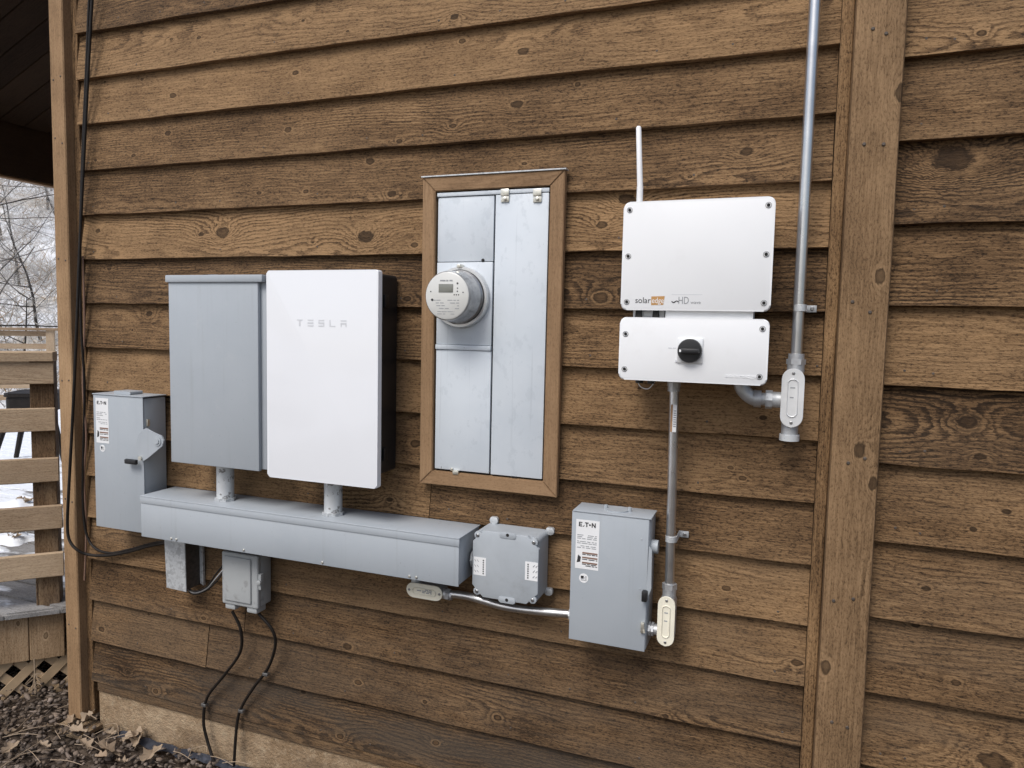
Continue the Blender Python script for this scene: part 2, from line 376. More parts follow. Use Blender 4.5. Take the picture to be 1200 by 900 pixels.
# ---- timber pieces: mesh in local axes (X = along the grain, Y = thickness into the wall, Z = width), then placed
def timber(name, origin, ex, ez, L, wd, th, mat, parent, bev=.003, wob=0.0, prof=None, knots=(), nseg=None, rr=None):
    rr = rr or random
    ex = Vector(ex).normalized(); ez = Vector(ez).normalized(); ey = ez.cross(ex).normalized()
    prof = prof or [(0, bev), (bev, 0), (th - bev, 0), (th, bev), (th, wd - bev), (th - bev, wd), (bev, wd), (0, wd - bev)]   # (y, z)
    nseg = nseg or max(1, min(24, int(L / .12)))
    bm = B(); rings = []
    for i in range(nseg + 1):
        x = L * i / nseg
        dz = rr.uniform(-wob, wob); dy = rr.uniform(-wob, wob) * .6
        rings.append([bm.verts.new((x, y + dy * (1 if z < wd * .5 else .2), z + dz * (1 if z < wd * .5 else .0))) for y, z in prof])
    n = len(prof)
    for i in range(nseg):
        for j in range(n): bm.faces.new((rings[i][j], rings[i][(j + 1) % n], rings[i + 1][(j + 1) % n], rings[i + 1][j]))
    e0 = bm.faces.new(rings[0][::-1]); e1 = bm.faces.new(rings[-1])
    if bev and prof is not None and bev > .0015:
        pass
    bmesh.ops.recalc_face_normals(bm, faces=bm.faces)
    me = bpy.data.meshes.new(name); bm.to_mesh(me); bm.free(); smooth_me(me, 40)
    me.materials.append(M[mat])
    o = bpy.data.objects.new(name, me); COL.objects.link(o)
    rot = Matrix((ex, ey, ez)).transposed()
    o.rotation_euler = rot.to_euler()
    og = Vector(origin)
    if parent: o.parent = parent; o.location = og - wloc(parent)
    else: o.location = og
    for i, k in enumerate(list(knots)[:NK]): o['k%d' % i] = [float(k[0]), float(k[1]), float(k[2])]
    return o
def rknots(L, wd, n, rlo, rhi, rr): return [(rr.uniform(0, L), rr.uniform(.1, .9) * wd, rr.uniform(rlo, rhi)) for _ in range(n)]

# ================================================================== GROUND
def raw(name, verts, faces, mat, parent=None, smooth=True, tones=None):
    me = bpy.data.meshes.new(name); nv = len(verts); faces = np.asarray(faces, dtype=np.int32); k = faces.shape[1]
    me.vertices.add(nv); me.vertices.foreach_set('co', np.asarray(verts, dtype=np.float32).ravel())
    me.loops.add(faces.size); me.loops.foreach_set('vertex_index', faces.ravel())
    me.polygons.add(len(faces)); me.polygons.foreach_set('loop_start', np.arange(0, faces.size, k, dtype=np.int32))
    me.polygons.foreach_set('loop_total', np.full(len(faces), k, dtype=np.int32)); me.update(calc_edges=True); me.validate()
    if smooth: me.polygons.foreach_set('use_smooth', np.ones(len(faces), dtype=bool))
    if tones is not None:
        a = me.color_attributes.new('tone', 'FLOAT_COLOR', 'POINT'); a.data.foreach_set('color', np.asarray(tones, dtype=np.float32).ravel())
    me.materials.append(M[mat]); o = bpy.data.objects.new(name, me); COL.objects.link(o)
    if parent: o.parent = parent
    return o
bm = B(); bmesh.ops.create_grid(bm, x_segments=2, y_segments=2, size=500)
for v in bm.verts: v.co.z = -.045
g = part('ground', bm, 'soil'); g['kind'] = 'structure'
def hill(x, y):
    d = -(x * .83) + y * .55
    z = -.02 + .05 * math.sin(x * .7) * math.cos(y * .6)
    if d > 15: z += (d - 15) * .34 + 1.2 * math.sin(d * .11 + x * .09) * min(1, (d - 15) / 10) + .5 * math.sin(x * .31 + 1) * math.sin(y * .37) * min(1, (d - 15) / 6)
    return z
N = 90; vs = []; fs = []
for i in range(N + 1):
    for j in range(N + 1):
        x = -4.6 - 150 * (i / N) ** 1.7; y = -60 + 190 * (j / N)
        vs.append((x, y, hill(x, y)))
for i in range(N):
    for j in range(N): fs.append((i * (N + 1) + j, i * (N + 1) + j + 1, (i + 1) * (N + 1) + j + 1, (i + 1) * (N + 1) + j))
o = raw('snowy_hillside', vs, fs, 'snow'); o['kind'] = 'structure'

# gravel: tens of thousands of faces of small rounded stones, nobody could count them
def gravel():
    bmi = B(); bmesh.ops.create_icosphere(bmi, subdivisions=1, radius=1.0)
    bmi.verts.ensure_lookup_table()
    base = np.array([v.co[:] for v in bmi.verts]); tri = np.array([[v.index for v in f.verts] for f in bmi.faces]); bmi.free()
    pts = []
    while len(pts) < 14500:
        x = rng.uniform(-4.3, -.3); y = rng.uniform(-1.7, .45)
        if y > -.012 and x > -2.64: continue
        if x < -3.3 + y * .9 - .25 and y > -.2: continue
        pts.append((x, y))
    V = []; Fc = []; T = []
    for i, (x, y) in enumerate(pts):
        r = rng.uniform(.0045, .014) * (1.25 if rng.random() < .12 else 1)
        sc = np.array([rng.uniform(.8, 1.3), rng.uniform(.7, 1.1), rng.uniform(.5, .85)]) * r
        chip = rng.random() < .28
        if chip: sc = np.array([rng.uniform(1.5, 2.6), rng.uniform(.45, .8), rng.uniform(.2, .4)]) * r
        a = rng.uniform(0, 6.28); ca, sa = math.cos(a), math.sin(a); tl = rng.uniform(-.5, .5)
        q = base * (1 + rng.uniform(-.16, .16, (len(base), 1))) * sc
        q = q @ np.array([[ca, sa, 0], [-sa, ca, 0], [0, 0, 1]]) @ np.array([[1, 0, 0], [0, math.cos(tl), math.sin(tl)], [0, -math.sin(tl), math.cos(tl)]])
        z = -.040 + .035 * rng.random() + (.018 if y > -.12 else 0) * rng.random()
        V.append(q + np.array([x, y, z])); Fc.append(tri + i * len(base))
        b = rng.uniform(.05, .22) * (1.8 if rng.random() < .09 else 1) * (1.25 if chip else 1); wm = rng.uniform(.0, 1.0)
        T.append(np.tile([b * 1.06, b * (.80 + .08 * wm), b * (.60 + .16 * wm), 1.0], (len(base), 1)))
    o = raw('gravel', np.concatenate(V), np.concatenate(Fc), 'pebble', tones=np.concatenate(T))
    tag(o, 'small brown rounded gravel stones along the house foundation', 'gravel', kind='stuff')
gravel()

# ================================================================== HOUSE
house = top('house', 'brown cedar clad house with lap siding and corner post', 'house', (-2.54, .03, 0))
XL, XR = -2.540, .108                      # siding between the corner post and the heavy vertical post
KN = [(199,45,2.5),(232,43,3),(252,61,1.6),(163,92,2.6),(119,95,2.2),(202,112,4.5),(195,155,4.5),(157,182,3.2),(113,188,2.4),(260,272,9),(235,274,3.6),(113,270,3.6),
 (290,217,2),(354,23,2),(533,20,4.5),(408,37,2),(540,47,3.6),(345,85,4),(613,60,5.5),(682,71,2),(605,121,5.5),(337,151,4),(531,147,3.6),(469,166,3),(676,97,3),(432,188,5),
 (359,224,3.4),(304,226,3.2),(461,227,4.6),(614,191,3),(429,277,9.5),(486,287,4),(367,284,2),(172,368,5),(125,315,3),(722,137,3.2),(875,177,5.5),(809,207,2),(733,232,7.5),(706,263,5.2),
 (705,349,6.5),(969,277,2),(487,520,6),(478,350,5),(934,777,4.6),(408,757,5),(420,800,4),(353,813,3.4),(583,841,4.2),(510,871,3.6),(400,862,4),(472,836,2),(119,737,5),(150,788,3.2),(184,809,4),
 (240,724,3),(171,721,2),(870,560,3),(851,690,3.5),(780,838,3),(457,585,3.6),(856,548,2.5),(480,690,2.4)]
KNR = [(1118,185,11.5),(1134,494,6.5),(1148,535,3.5),(1165,893,9),(1150,40,3),(1085,690,3),(1120,800,3),(1180,600,3),(1140,620,2.5),(1075,735,3)]
rowk = {}
for kx, ky, kr in KN:
    p = P(kx, ky, -.008); k = math.ceil(16 - p.z / S - 1e-9)
    rowk.setdefault(k, []).append((p.x, p.z - lap(k), kr / 480.0 * (1 + abs(p.x) * .03)))
STEP = .0235
SID = [(0, .0012), (.0012, 0), (.021, 0), (.0218, .001), (.031, S + .02), (STEP * (S + .02) / S, S + .02)]
rs = random.Random(3)
joints = {13: [(286, 715)], 14: [(241, 755)], 10: [(503, 590)], 8: [(400, 470)]}
nb = B()
for k in range(-5, 16):
    cuts = [XL] + sorted(P(a, b, 0).x for a, b in joints.get(k, [])) + [XR]
    for c0, c1 in zip(cuts[:-1], cuts[1:]):
        x0 = c0 + rs.uniform(.0008, .0022); x1 = c1 - rs.uniform(.0008, .0022)
        kn = [(a - x0, b, c) for a, b, c in rowk.get(k, []) if x0 < a < x1]
        if k < 0: kn = rknots(x1 - x0, S, 5, .005, .014, rs)
        while len(kn) < 3 and x1 - x0 > 1.2: kn.append((rs.uniform(0, x1 - x0), rs.uniform(.03, .16), rs.uniform(.003, .007)))
        bd = timber('siding_board', (x0, 0, lap(k) + rs.uniform(-.001, .001)), (1, 0, 0), (0, 0, 1), x1 - x0, S, .02, 'siding', house, prof=SID, wob=.0019, knots=kn, rr=rs); bd['dirt'] = {15: .75, 14: .45, 13: .4, 12: .35, 11: .25}.get(k, .1); bd['grain'] = {5: 1.15, 1: .7, 6: .6, 7: .65, 15: .8, 9: .5, 3: .35, 4: .4}.get(k, .12)
        x = x0 + rs.uniform(.05, .3)
        while x < x1:
            zz = .03 + rs.uniform(-.004, .006); screw(nb, x, STEP * zz / S + .0008, lap(k) + zz, .0034, .0022, 7); x += rs.choice([.406, .406, .2, .61])
SR = 0.2022
SIDR = [(0, .0012), (.0012, 0), (.021, 0), (.0218, .001), (.031, SR + .02), (STEP * (SR + .02) / SR, SR + .02)]
rk2 = {}
for kx, ky, kr in KNR:
    p = P(kx, ky, -.008); k = math.floor((p.z - .0845 + SR) / SR)
    rk2.setdefault(k, []).append((p.x, p.z - (.0845 + (k - 1) * SR), kr / 395.0))
for k in range(1, 18):
    z0 = .0845 + (k - 1) * SR
    x0, x1 = .2505, 3.2
    kn = [(a - x0, b, c) for a, b, c in rk2.get(k, [])]
    while len(kn) < 7: kn.append((rs.uniform(.5, 2.9), rs.uniform(.03, .18), rs.uniform(.004, .012)))
    bd = timber('siding_board', (x0, 0, z0), (1, 0, 0), (0, 0, 1), x1 - x0, SR, .02, 'siding', house, prof=SIDR, wob=.0021, knots=kn, rr=rs); bd['dirt'] = max(.15, .75 - k * .09); bd['grain'] = (1.15 if k in (10, 12, 7, 9) else .55)
    x = x0 + .05
    while x < 1.2:
        for dx in (0, .06): screw(nb, x + dx + rs.uniform(-.004, .004), .006, z0 + .035 + rs.uniform(-.006, .006), .0036, .0022, 7)
        x += .40
# side wall of the house, running back from the corner beside the deck
for k in range(-5, 16):
    timber('siding_board', (-2.60, .12, lap(k)), (0, 1, 0), (0, 0, 1), 6.0, S, .02, 'siding', house, prof=[(-a, b) for a, b in SID], knots=rknots(6, S, 6, .004, .012, rs), rr=rs)
# sheathing behind the boards and the plastered foundation
bm = B(); box(bm, (-2.57, .055, .12), (3.2, .10, 3.9)); box(bm, (-2.57, .10, .12), (-2.50, 6.1, 3.9))
part('sheathing', bm, 'dark', house)
bm = B(); box(bm, (-2.515, .012, -.25), (3.2, .30, .137), .006); box(bm, (-2.515, .30, -.25), (-2.3, 6.1, .137))
part('foundation', bm, 'concrete', house)
timber('starter_strip', (-2.51, .004, .128), (1, 0, 0), (0, 0, 1), 2.62, .042, .016, 'siding', house, rr=rs)['dirt'] = .7
# corner board, its dark return, and the heavy post on the right
kp = [(.5, .03, .006), (1.7, .06, .005)]
timber('corner_filler', (-2.5395, .010, .02), (0, 0, 1), (-1, 0, 0), 3.85, .030, .03, 'siding', house, bev=.002, rr=rs)
timber('corner_post', (-2.568, -.026, .012), (0, 0, 1), (-1, 0, 0), 3.9, .073, .085, 'corner', house, bev=.004, rr=rs)
timber('post_edge_strip', (.1372, -.006, .05), (0, 0, 1), (-1, 0, 0), 3.9, .029, .03, 'siding', house, wob=.001, rr=rs)
pk = [(P(a, b, .045).z - .05, .25 - P(a, b, .045).x, r / 400) for a, b, r in ((1031,323,5),(1008,527,5.5),(1023,567,4.5),(1057,108,6),(968,782,5))]
timber('vertical_post', (.250, -.045, .05), (0, 0, 1), (-1, 0, 0), 3.9, .112, .045, 'post', house, prof=[(0,.010),(.003,.003),(.010,0),(.044,0),(.044,.112),(.010,.112),(.003,.1105),(0,.102)], wob=.0012, knots=pk, rr=rs)
for z in (.35, .62, .95, 1.32, 1.70, 2.10, 2.35, 2.75):
    for x in (.172, .215): screw(nb, x + rs.uniform(-.01, .01), -.045, z + rs.uniform(-.02, .02), .0045, .0028, 8)
for z in (.4, .9, 1.4, 1.85, 2.3, 2.55):
    for x in (-2.622, -2.585): screw(nb, x, -.026, z + rs.uniform(-.03, .03), .0036, .002, 7)
o = part('nail_heads', nb, 'rust', house); o['kind'] = 'stuff'
# porch eave on the left: sloping board soffit above a deep beam
pit = math.radians(23); ex = Vector((math.cos(pit), 0, math.sin(pit)))
for i in range(38):
    y0 = .02 + i * .14
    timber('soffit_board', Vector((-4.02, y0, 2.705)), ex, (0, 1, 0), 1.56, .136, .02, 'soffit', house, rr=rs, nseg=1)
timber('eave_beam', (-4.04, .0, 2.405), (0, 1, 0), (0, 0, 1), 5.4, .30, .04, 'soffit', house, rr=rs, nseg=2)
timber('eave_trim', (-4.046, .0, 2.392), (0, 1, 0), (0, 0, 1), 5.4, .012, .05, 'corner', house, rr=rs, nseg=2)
bm = B(); roof = []
v0 = [bm.verts.new(p) for p in ((-4.35, -.02, 2.66), (-2.55, -.02, 2.66 + 1.8 * math.tan(pit)), (-2.55, 5.4, 2.66 + 1.8 * math.tan(pit)), (-4.35, 5.4, 2.66))]
v1 = [bm.verts.new(v.co + Vector((0, 0, .06))) for v in v0]
for v in v0: v.co.z += .0
for a in range(4): bm.faces.new((v0[a], v0[(a + 1) % 4], v1[(a + 1) % 4], v1[a]))
bm.faces.new(v0); bm.faces.new(v1)
bmesh.ops.translate(bm, vec=(0, 0, .115), verts=bm.verts)
part('eave_roof', bm, 'dark', house)
timber('porch_column', (-4.01, 5.0, .33), (0, 0, 1), (-1, 0, 0), 2.06, .12, .12, 'corner', house, rr=rs)
# ================================================================== DECK
D0 = Vector((-2.913, .178, 0)); U = Vector((1, 1, 0)).normalized(); NN = Vector((1, -1, 0)).normalized(); UP = Vector((0, 0, 1))
deck = top('wooden_deck', 'weathered wooden deck with board railing and lattice skirt beside the house corner', 'deck', (D0.x, D0.y, 0))
def D(a, off, z): return D0 + U * a + NN * off + UP * z
rd = random.Random(11); FZ = .36
def rail_board(a0, a1, z0, z1, off, th, mat='rail', name='rail_board'):
    return timber(name, D(a0, off, z0), U, (0, 0, 1), a1 - a0, z1 - z0, th, mat, deck, knots=rknots(a1 - a0, z1 - z0, 2, .005, .011, rd), rr=rd, wob=.0012, bev=.003)
# timber() thickness runs along ez x ex; for ex=U, ez=Z that is -NN, away from the viewer
post_faces = [(-.109, -.019), (-1.55, -1.46), (-3.0, -2.91)]
for a0, a1 in post_faces:
    timber('rail_post', D(a1, -.028, .34), (0, 0, 1), -U, 1.10, .09, .09, 'railpost', deck, rr=rd)
for z0, z1, a in ((.490, .596, .0), (.703, .807, .0), (.913, 1.018, -.008), (1.135, 1.236, -.016), (1.340, 1.434, -.017)):
    rail_board(-3.2, a, z0, z1, .0, .026)
timber('rail_cap', D(-3.2, .012, 1.437), U, (0, 0, 1), 3.2 - .016, .041, .125, 'rail', deck, rr=rd, knots=rknots(3, .04, 2, .004, .006, rd))
# skirt boards and lattice
a = -.003; i = 0
while a > -2.6:
    timber('skirt_board', D(a, .0, .127 + rd.uniform(-.004, .004)), (0, 0, 1), -U, .205, .131, .022, 'fascia', deck, knots=[(.10, .07, .010)] if i == 0 else rknots(.2, .13, 1, .004, .008, rd), rr=rd, nseg=2)
    a -= .1335; i += 1
sq = math.sqrt(.5)
for lay, sg in ((0, 1), (1, -1)):
    a = -2.3
    while a < .3:
        ex = (U * sg + UP).normalized()
        L0 = .34
        st = D(a - (.12 if sg > 0 else -.12), -.026 - lay * .007, -.10)
        timber('lattice_strip', st, ex, ex.cross(NN) if sg > 0 else ex.cross(NN), L0, .038, .006, 'lattice', deck, rr=rd, nseg=1, bev=.001)
        a += .1150
bm = B(); box(bm, (0, 0, 0), (1, 1, 1)); bm.free()
# floor planks, parallel to the siding, their ends cut along the angled edge
y = -2.3; c = D0.x - D0.y + .035 * math.sqrt(2); ip = 0
while y < 6.6:
    w0, w1 = y, y + .139
    def xr(yy): return min(yy + c, -2.632)
    if w1 + c < -9.2: y += .144; continue
    poly = [(-9.9, w0), (xr(w0), w0), (xr(w1), w1), (-9.9, w1)]
    bm = B(); lo = [bm.verts.new((px_, py_, FZ - .026)) for px_, py_ in poly]; hi = [bm.verts.new((px_, py_, FZ)) for px_, py_ in poly]
    bm.faces.new(lo[::-1]); ft = bm.faces.new(hi)
    for q in range(4): bm.faces.new((lo[q], lo[(q + 1) % 4], hi[(q + 1) % 4], hi[q]))
    bmesh.ops.bevel(bm, geom=list(ft.edges), offset=.008, segments=2, affect='EDGES')
    part('deck_plank', bm, 'deckplank', deck, origin=(-9.9, w0, FZ - .026 + rd.uniform(-.001, .001)))
    y += .144; ip += 1
bm = B(); box(bm, (-9.9, -1.4, .2), (-4.2, -1.36, .33)); box(bm, (-9.9, 6.5, .2), (-2.7, 6.54, .33)); part('deck_joist', bm, 'railpost', deck)
# far railing
A = Vector(CAM + 10 * ray((64, 384))); 
def fr(a, off, z): return Vector((A.x, A.y, 0)) + U * a + NN * off + UP * z
far_a = 0
for a in (-.05, -1.7, -3.3): timber('rail_post', fr(a + .05, .05, .34), (0, 0, 1), -U, 1.10, .10, .09, 'rail', deck, rr=rd, nseg=2)
timber('rail_cap', fr(-4.6, .07, 1.44), U, (0, 0, 1), 4.68, .035, .14, 'rail', deck, rr=rd, nseg=4)
for z in (1.36, 1.185, 1.0, .82, .64, .48): timber('rail_board', fr(-4.6, .0, z), U, (0, 0, 1), 4.55, .072, .025, 'rail', deck, rr=rd, nseg=4)
# low black patio table on the deck
def patio_table():
    c0 = Vector(W((47, 541), 2, FZ)); t = top('patio_table', 'low black metal patio table standing on the snowy deck behind the railing', 'table', c0)
    ang = math.radians(33); f = Vector((math.cos(ang), math.sin(ang), 0)); g_ = Vector((-f.y, f.x, 0)); h = .62; hw = .20
    def Q(a, b, z): return c0 + f * a + g_ * b + UP * z
    def slab(name, pts, z0, z1):
        bm = B(); lo = [bm.verts.new(Q(a, b, z0)) for a, b in pts]; hi = [bm.verts.new(Q(a, b, z1)) for a, b in pts]; n = len(pts)
        bm.faces.new(lo[::-1]); ft = bm.faces.new(hi)
        for i in range(n): bm.faces.new((lo[i], lo[(i + 1) % n], hi[(i + 1) % n], hi[i]))
        bmesh.ops.bevel(bm, geom=list(ft.edges), offset=.012, segments=3, affect='EDGES'); part(name, bm, 'blackrub', t)
    slab('table_top', rrect(-hw, hw, -hw, hw, .05), h - .03, h)
    slab('apron', rrect(-hw + .012, hw - .012, -hw + .012, hw - .012, .05), h - .15, h - .0305)
    for sa in (-1, 1):
        for sb in (-1, 1):
            bm = B(); tube(bm, [Q(sa * (hw - .04), sb * (hw - .04), h - .151), Q(sa * (hw + .08), sb * (hw + .03), 0)], [.028, .020], 8); part('leg', bm, 'blackrub', t)
patio_table()
# ================================================================== BARE TREES ON THE SLOPE
def bare_tree(name, label, x, y, h, seed, group=None, twig='twig'):
    rr = random.Random(seed); z = max(hill(x, y), -.05); t = top(name, label, 'tree', (x, y, z - .1), group)
    tr = B(); cr = B()
    def grow(p, d, L, r, lev):
        n = 5; pts = [p]; rad = [r]; q = p.copy(); dd = d.copy()
        for i in range(n):
            dd = (dd + Vector((rr.uniform(-1, 1), rr.uniform(-1, 1), rr.uniform(-.6, .8))) * (.16 + .05 * lev)).normalized()
            q = q + dd * (L / n); pts.append(q.copy()); rad.append(r * (1 - .75 * (i + 1) / n))
        tube(tr if lev < 2 else cr, pts, rad, 6 if lev < 2 else 3, False)
        if lev < 5:
            m = (7, 6, 5, 4, 3)[lev]
            for j in range(m):
                f = rr.uniform(.25, 1.0); k = min(n - 1, int(f * n)); o_ = pts[k].lerp(pts[k + 1], f * n - k if f < 1 else 1)
                ax = Vector((rr.uniform(-1, 1), rr.uniform(-1, 1), rr.uniform(-.35, .7))).normalized()
                grow(o_, (dd * .45 + ax).normalized(), L * rr.uniform(.42, .66), max(.0016, rad[k] * .55), lev + 1)
    base = Vector((x, y, z - .1))
    grow(base, Vector((rr.uniform(-.15, .15), rr.uniform(-.15, .15), 1)), h * .62, h * .0085, 0)
    part('trunk', tr, 'bark', t); part('crown', cr, twig, t)
def at(px_, py_, dist):
    v = ray((px_, py_)); hv = math.hypot(v[0], v[1]); return CAM + v / hv * dist
for i, (px_, dist, h, lb, tw) in enumerate([
    (-60, 12.5, 6.0, 'dark leafless tree with long low limbs reaching past the far railing', 'bark'),
    (-25, 17, 5.5, 'leafless grey tree with dark limbs and pale twigs behind the far railing', 'frost'),
    (48, 19, 4.2, 'small leafless tree with pale twigs at the foot of the snowy slope', 'frost'),
    (25, 23, 4.6, 'leafless shrubby tree with tan twigs halfway up the snowy slope', 'drybrush'),
    (60, 29, 5.0, 'thin grey leafless tree high on the snowy slope beside the corner post', 'twig'),
    (10, 33, 6.0, 'tall pale leafless tree high on the snowy slope', 'twig'),
    (38, 38, 5.0, 'small tan leafless tree at the top of the snowy slope', 'drybrush'),
    (90, 24, 5.0, 'leafless tree on the slope hidden partly by the corner post', 'twig'),
    (30, 15.5, 3.4, 'low leafless shrub with fine grey twigs behind the far railing', 'twig'),
    (5, 26, 5.5, 'leafless tree with dense frosty twigs halfway up the snowy slope', 'frost'),
    (45, 34, 6.5, 'leafless tree with dense grey twigs near the top of the slope', 'twig'),
    (20, 42, 7.0, 'frosted leafless tree at the crest of the snowy slope', 'frost')]):
    q = at(px_, 371, dist); bare_tree('bare_tree', lb, q[0], q[1], h, 40 + i, 'bare trees on the snowy slope', tw)
def scrub(name, label, mat, n, seed):
    r_ = np.random.default_rng(seed); V = []; Fc = []; k = 0
    for i in range(n):
        q = at(r_.uniform(-60, 120), 371, r_.uniform(14.5, 46)); bx, by = q[0], q[1]; bz = max(hill(bx, by), -.05)
        for j in range(14):
            a = r_.uniform(0, 6.28); el = r_.uniform(.15, 1.2); L = r_.uniform(.25, .9); w_ = r_.uniform(.004, .012)
            d = np.array([math.cos(a) * math.cos(el), math.sin(a) * math.cos(el), math.sin(el)]); o_ = np.array([bx, by, bz]) + r_.uniform(-.35, .35, 3) * np.array([1, 1, .3]) + np.array([0, 0, r_.uniform(0, .7)])
            sd_ = np.cross(d, [0, 0, 1.0]); sd_ /= np.linalg.norm(sd_) + 1e-6; up_ = np.cross(sd_, d); e = o_ + d * L
            V += [o_ + sd_ * w_, o_ - sd_ * w_ * .5 + up_ * w_, o_ - sd_ * w_ * .5 - up_ * w_, e]; Fc += [(k, k + 1, k + 3), (k + 1, k + 2, k + 3), (k + 2, k, k + 3)]; k += 4
    tag(raw(name, V, Fc, mat, smooth=False), label, 'scrub', kind='stuff')
scrub('grey_scrub', 'pale grey leafless scrub covering the snowy slope', 'frost', 330, 1)
scrub('tan_scrub', 'tan dry scrub scattered over the snowy slope', 'drybrush', 130, 2)
# ================================================================== EQUIPMENT ON THE WALL
def XZ(x, y, d): p = P(x, y, d); return p.x, p.z
def eaton_logo(x, z, y, w_, parent):
    """block capitals E A T O N with the A and O reduced to a dot pair and a dot"""
    h = w_ * .27; u = w_ / 5.0; bm = B(); t_ = .0006
    def bar(a, b, c, d): box(bm, (x + a * w_, y - t_, z + b * h), (x + c * w_, y, z + d * h))
    bar(0, 0, .055, 1); bar(.0552, .80, .20, 1); bar(.0552, .40, .17, .60); bar(.0552, 0, .20, .20)         # E
    prism(bm, [(x + .235 * w_, z), (x + .295 * w_, z), (x + .335 * w_, z + h * .34), (x + .30 * w_, z + h * .34)], y - t_, y)
    bar(.36, .80, .58, 1); bar(.44, 0, .50, .7998)                                                         # T
    prism(bm, circ(x + .655 * w_, z + h * .5, h * .20, 10), y - t_, y)
    bar(.76, 0, .82, 1); bar(.94, 0, 1.0, 1)
    prism(bm, [(x + .8202 * w_, z + h), (x + .8202 * w_, z + h * .62), (x + .9398 * w_, z), (x + .9398 * w_, z + h * .38)], y - t_, y)
    return part('maker_logo', bm, 'ink', parent)
def warning_label(t, x0, x1, z0, z1, y, seed):
    bm = B(); box(bm, (x0, y - .0006, z0), (x1, y, z1)); lb = part('warning_label', bm, 'label', t)
    w_ = x1 - x0; h = z1 - z0; yy = y - .0006
    eaton_logo(x0 + w_ * .12, z1 - h * .14, yy, w_ * .72, lb)
    bm = B(); strips(bm, x0 + w_ * .06, x0 + w_ * .90, [z1 - h * k for k in (.32, .355, .39, .45, .485, .54, .575)], yy, .0020, .85, seed); part('small_print', bm, 'inkg', lb)
    bm = B()
    for k in (.655, .75, .855): box(bm, (x0 + w_ * .30, yy - .0005, z1 - h * (k + .03)), (x0 + w_ * .95, yy, z1 - h * k))
    part('warning_bar', bm, 'inkbr', lb)
    bm = B(); strips(bm, x0 + w_ * .30, x0 + w_ * .95, [z1 - h * k for k in (.71, .81, .91, .94)], yy, .0022, .9, seed + 1); part('small_print', bm, 'ink', lb)
    bm = B(); prism(bm, [(x0 + w_ * .07, z1 - h * .88), (x0 + w_ * .22, z1 - h * .86), (x0 + w_ * .24, z1 - h * .76), (x0 + w_ * .12, z1 - h * .72)], yy - .0005, yy); part('hazard_mark', bm, 'ink', lb)
def round_seal(t, x, z, y, r):
    bm = B(); prism(bm, circ(x, z, r, 20), y - .0006, y); o = part('round_seal', bm, 'label', t)
    bm = B(); box(bm, (x - r * .6, y - .0011, z - r * .05), (x - r * .02, y - .0006, z + r * .5)); part('seal_mark', bm, 'ink', o)
    bm = B(); strips(bm, x - r * .6, x + r * .65, [z + r * .34, z + r * .08, z - r * .22, z - r * .48], y - .0006, r * .12, .95, 4); part('seal_print', bm, 'inkg', o)

# --- safety switch on the left (side-operated handle)
dL = .105
x0, z1 = XZ(109, 462, dL); x1 = P(167, 465, dL).x; z0 = XZ(111.7, 616, dL)[1]
sw = top('safety_switch', 'tall grey steel safety switch beside the corner post, partly behind the wireway', 'electrical box', (x0, 0, z0))
bm = B(); box(bm, (x0 + .003, -dL + .004, z0 + .002), (x1 - .001, -.001, z1 - .004), .004); part('enclosure', bm, 'grey', sw)
bm = B(); box(bm, (x0, -dL, z0), (x1, -dL + .0035, z1), .0015); box(bm, (x0, -dL + .0037, z0 + .001), (x0 + .0025, -dL + .02, z1 - .001)); part('door', bm, 'grey', sw)
bm = B(); box(bm, (x0 - .002, -dL - .003, z1 + .0005), (x1 + .004, -.002, z1 + .004), .001); part('rain_lip', bm, 'grey', sw)
bm = B(); prism(bm, rrect(x0 + .08, x0 + .16, z1 + .0045, z1 + .016, .004), -.085, -.03); part('hub_cover', bm, 'grey', sw)
warning_label(sw, x0 + .012, x0 + .075, z1 - .178, z1 - .012, -dL, 5)
round_seal(sw, x0 + .042, z1 - .198, -dL, .013)
# lever: quarter-round plate hinged on the right side, black grip pointing left
hz = P(176, 517, dL).z; hx = x1 + .0015
bm = B(); pl = [XZ(a_, b_, dL + .012) for a_, b_ in ((171, 502), (166, 504), (162, 509), (160, 516), (159.5, 523), (161, 531), (164, 538), (168, 540.5), (173, 537), (190, 523), (191.5, 516), (189, 511), (180, 507))]
prism(bm, pl, -dL - .012, -dL - .006, .001, 1); lev = part('handle_plate', bm, 'grey', sw)
pv = P(184.5, 517, dL + .012)
bm = B(); tube(bm, [(pv.x, -dL - .0121, pv.z), (pv.x, -dL - .015, pv.z)], .017, 18); tube(bm, [(pv.x, -dL - .015, pv.z), (pv.x, -dL - .018, pv.z)], .010, 14); part('pivot', bm, 'grey2', lev)
bm = B(); box(bm, (pv.x - .012, -dL - .0055, pv.z - .014), (pv.x - .002, -dL + .02, pv.z + .010), .002); part('pivot_stub', bm, 'grey2', lev)
gp = P(155, 540.5, dL + .015); bm = B(); box(bm, (gp.x - .028, -dL - .026, gp.z - .010), (gp.x + .026, -dL - .0125, gp.z + .008), .004); part('grip', bm, 'black', lev)
bp = P(165, 537, dL + .012); bm = B(); tube(bm, [(bp.x, -dL - .0121, bp.z), (bp.x, -dL - .018, bp.z)], .008, 10); part('bolt', bm, 'zinc', lev)
bm = B(); box(bm, (x1 + .0008, -dL + .012, hz + .05), (x1 + .008, -dL + .022, hz + .075), .001); box(bm, (x1 + .0008, -dL + .01, z0 + .05), (x1 + .006, -dL + .016, z0 + .085), .001); part('latch', bm, 'zinc', sw)

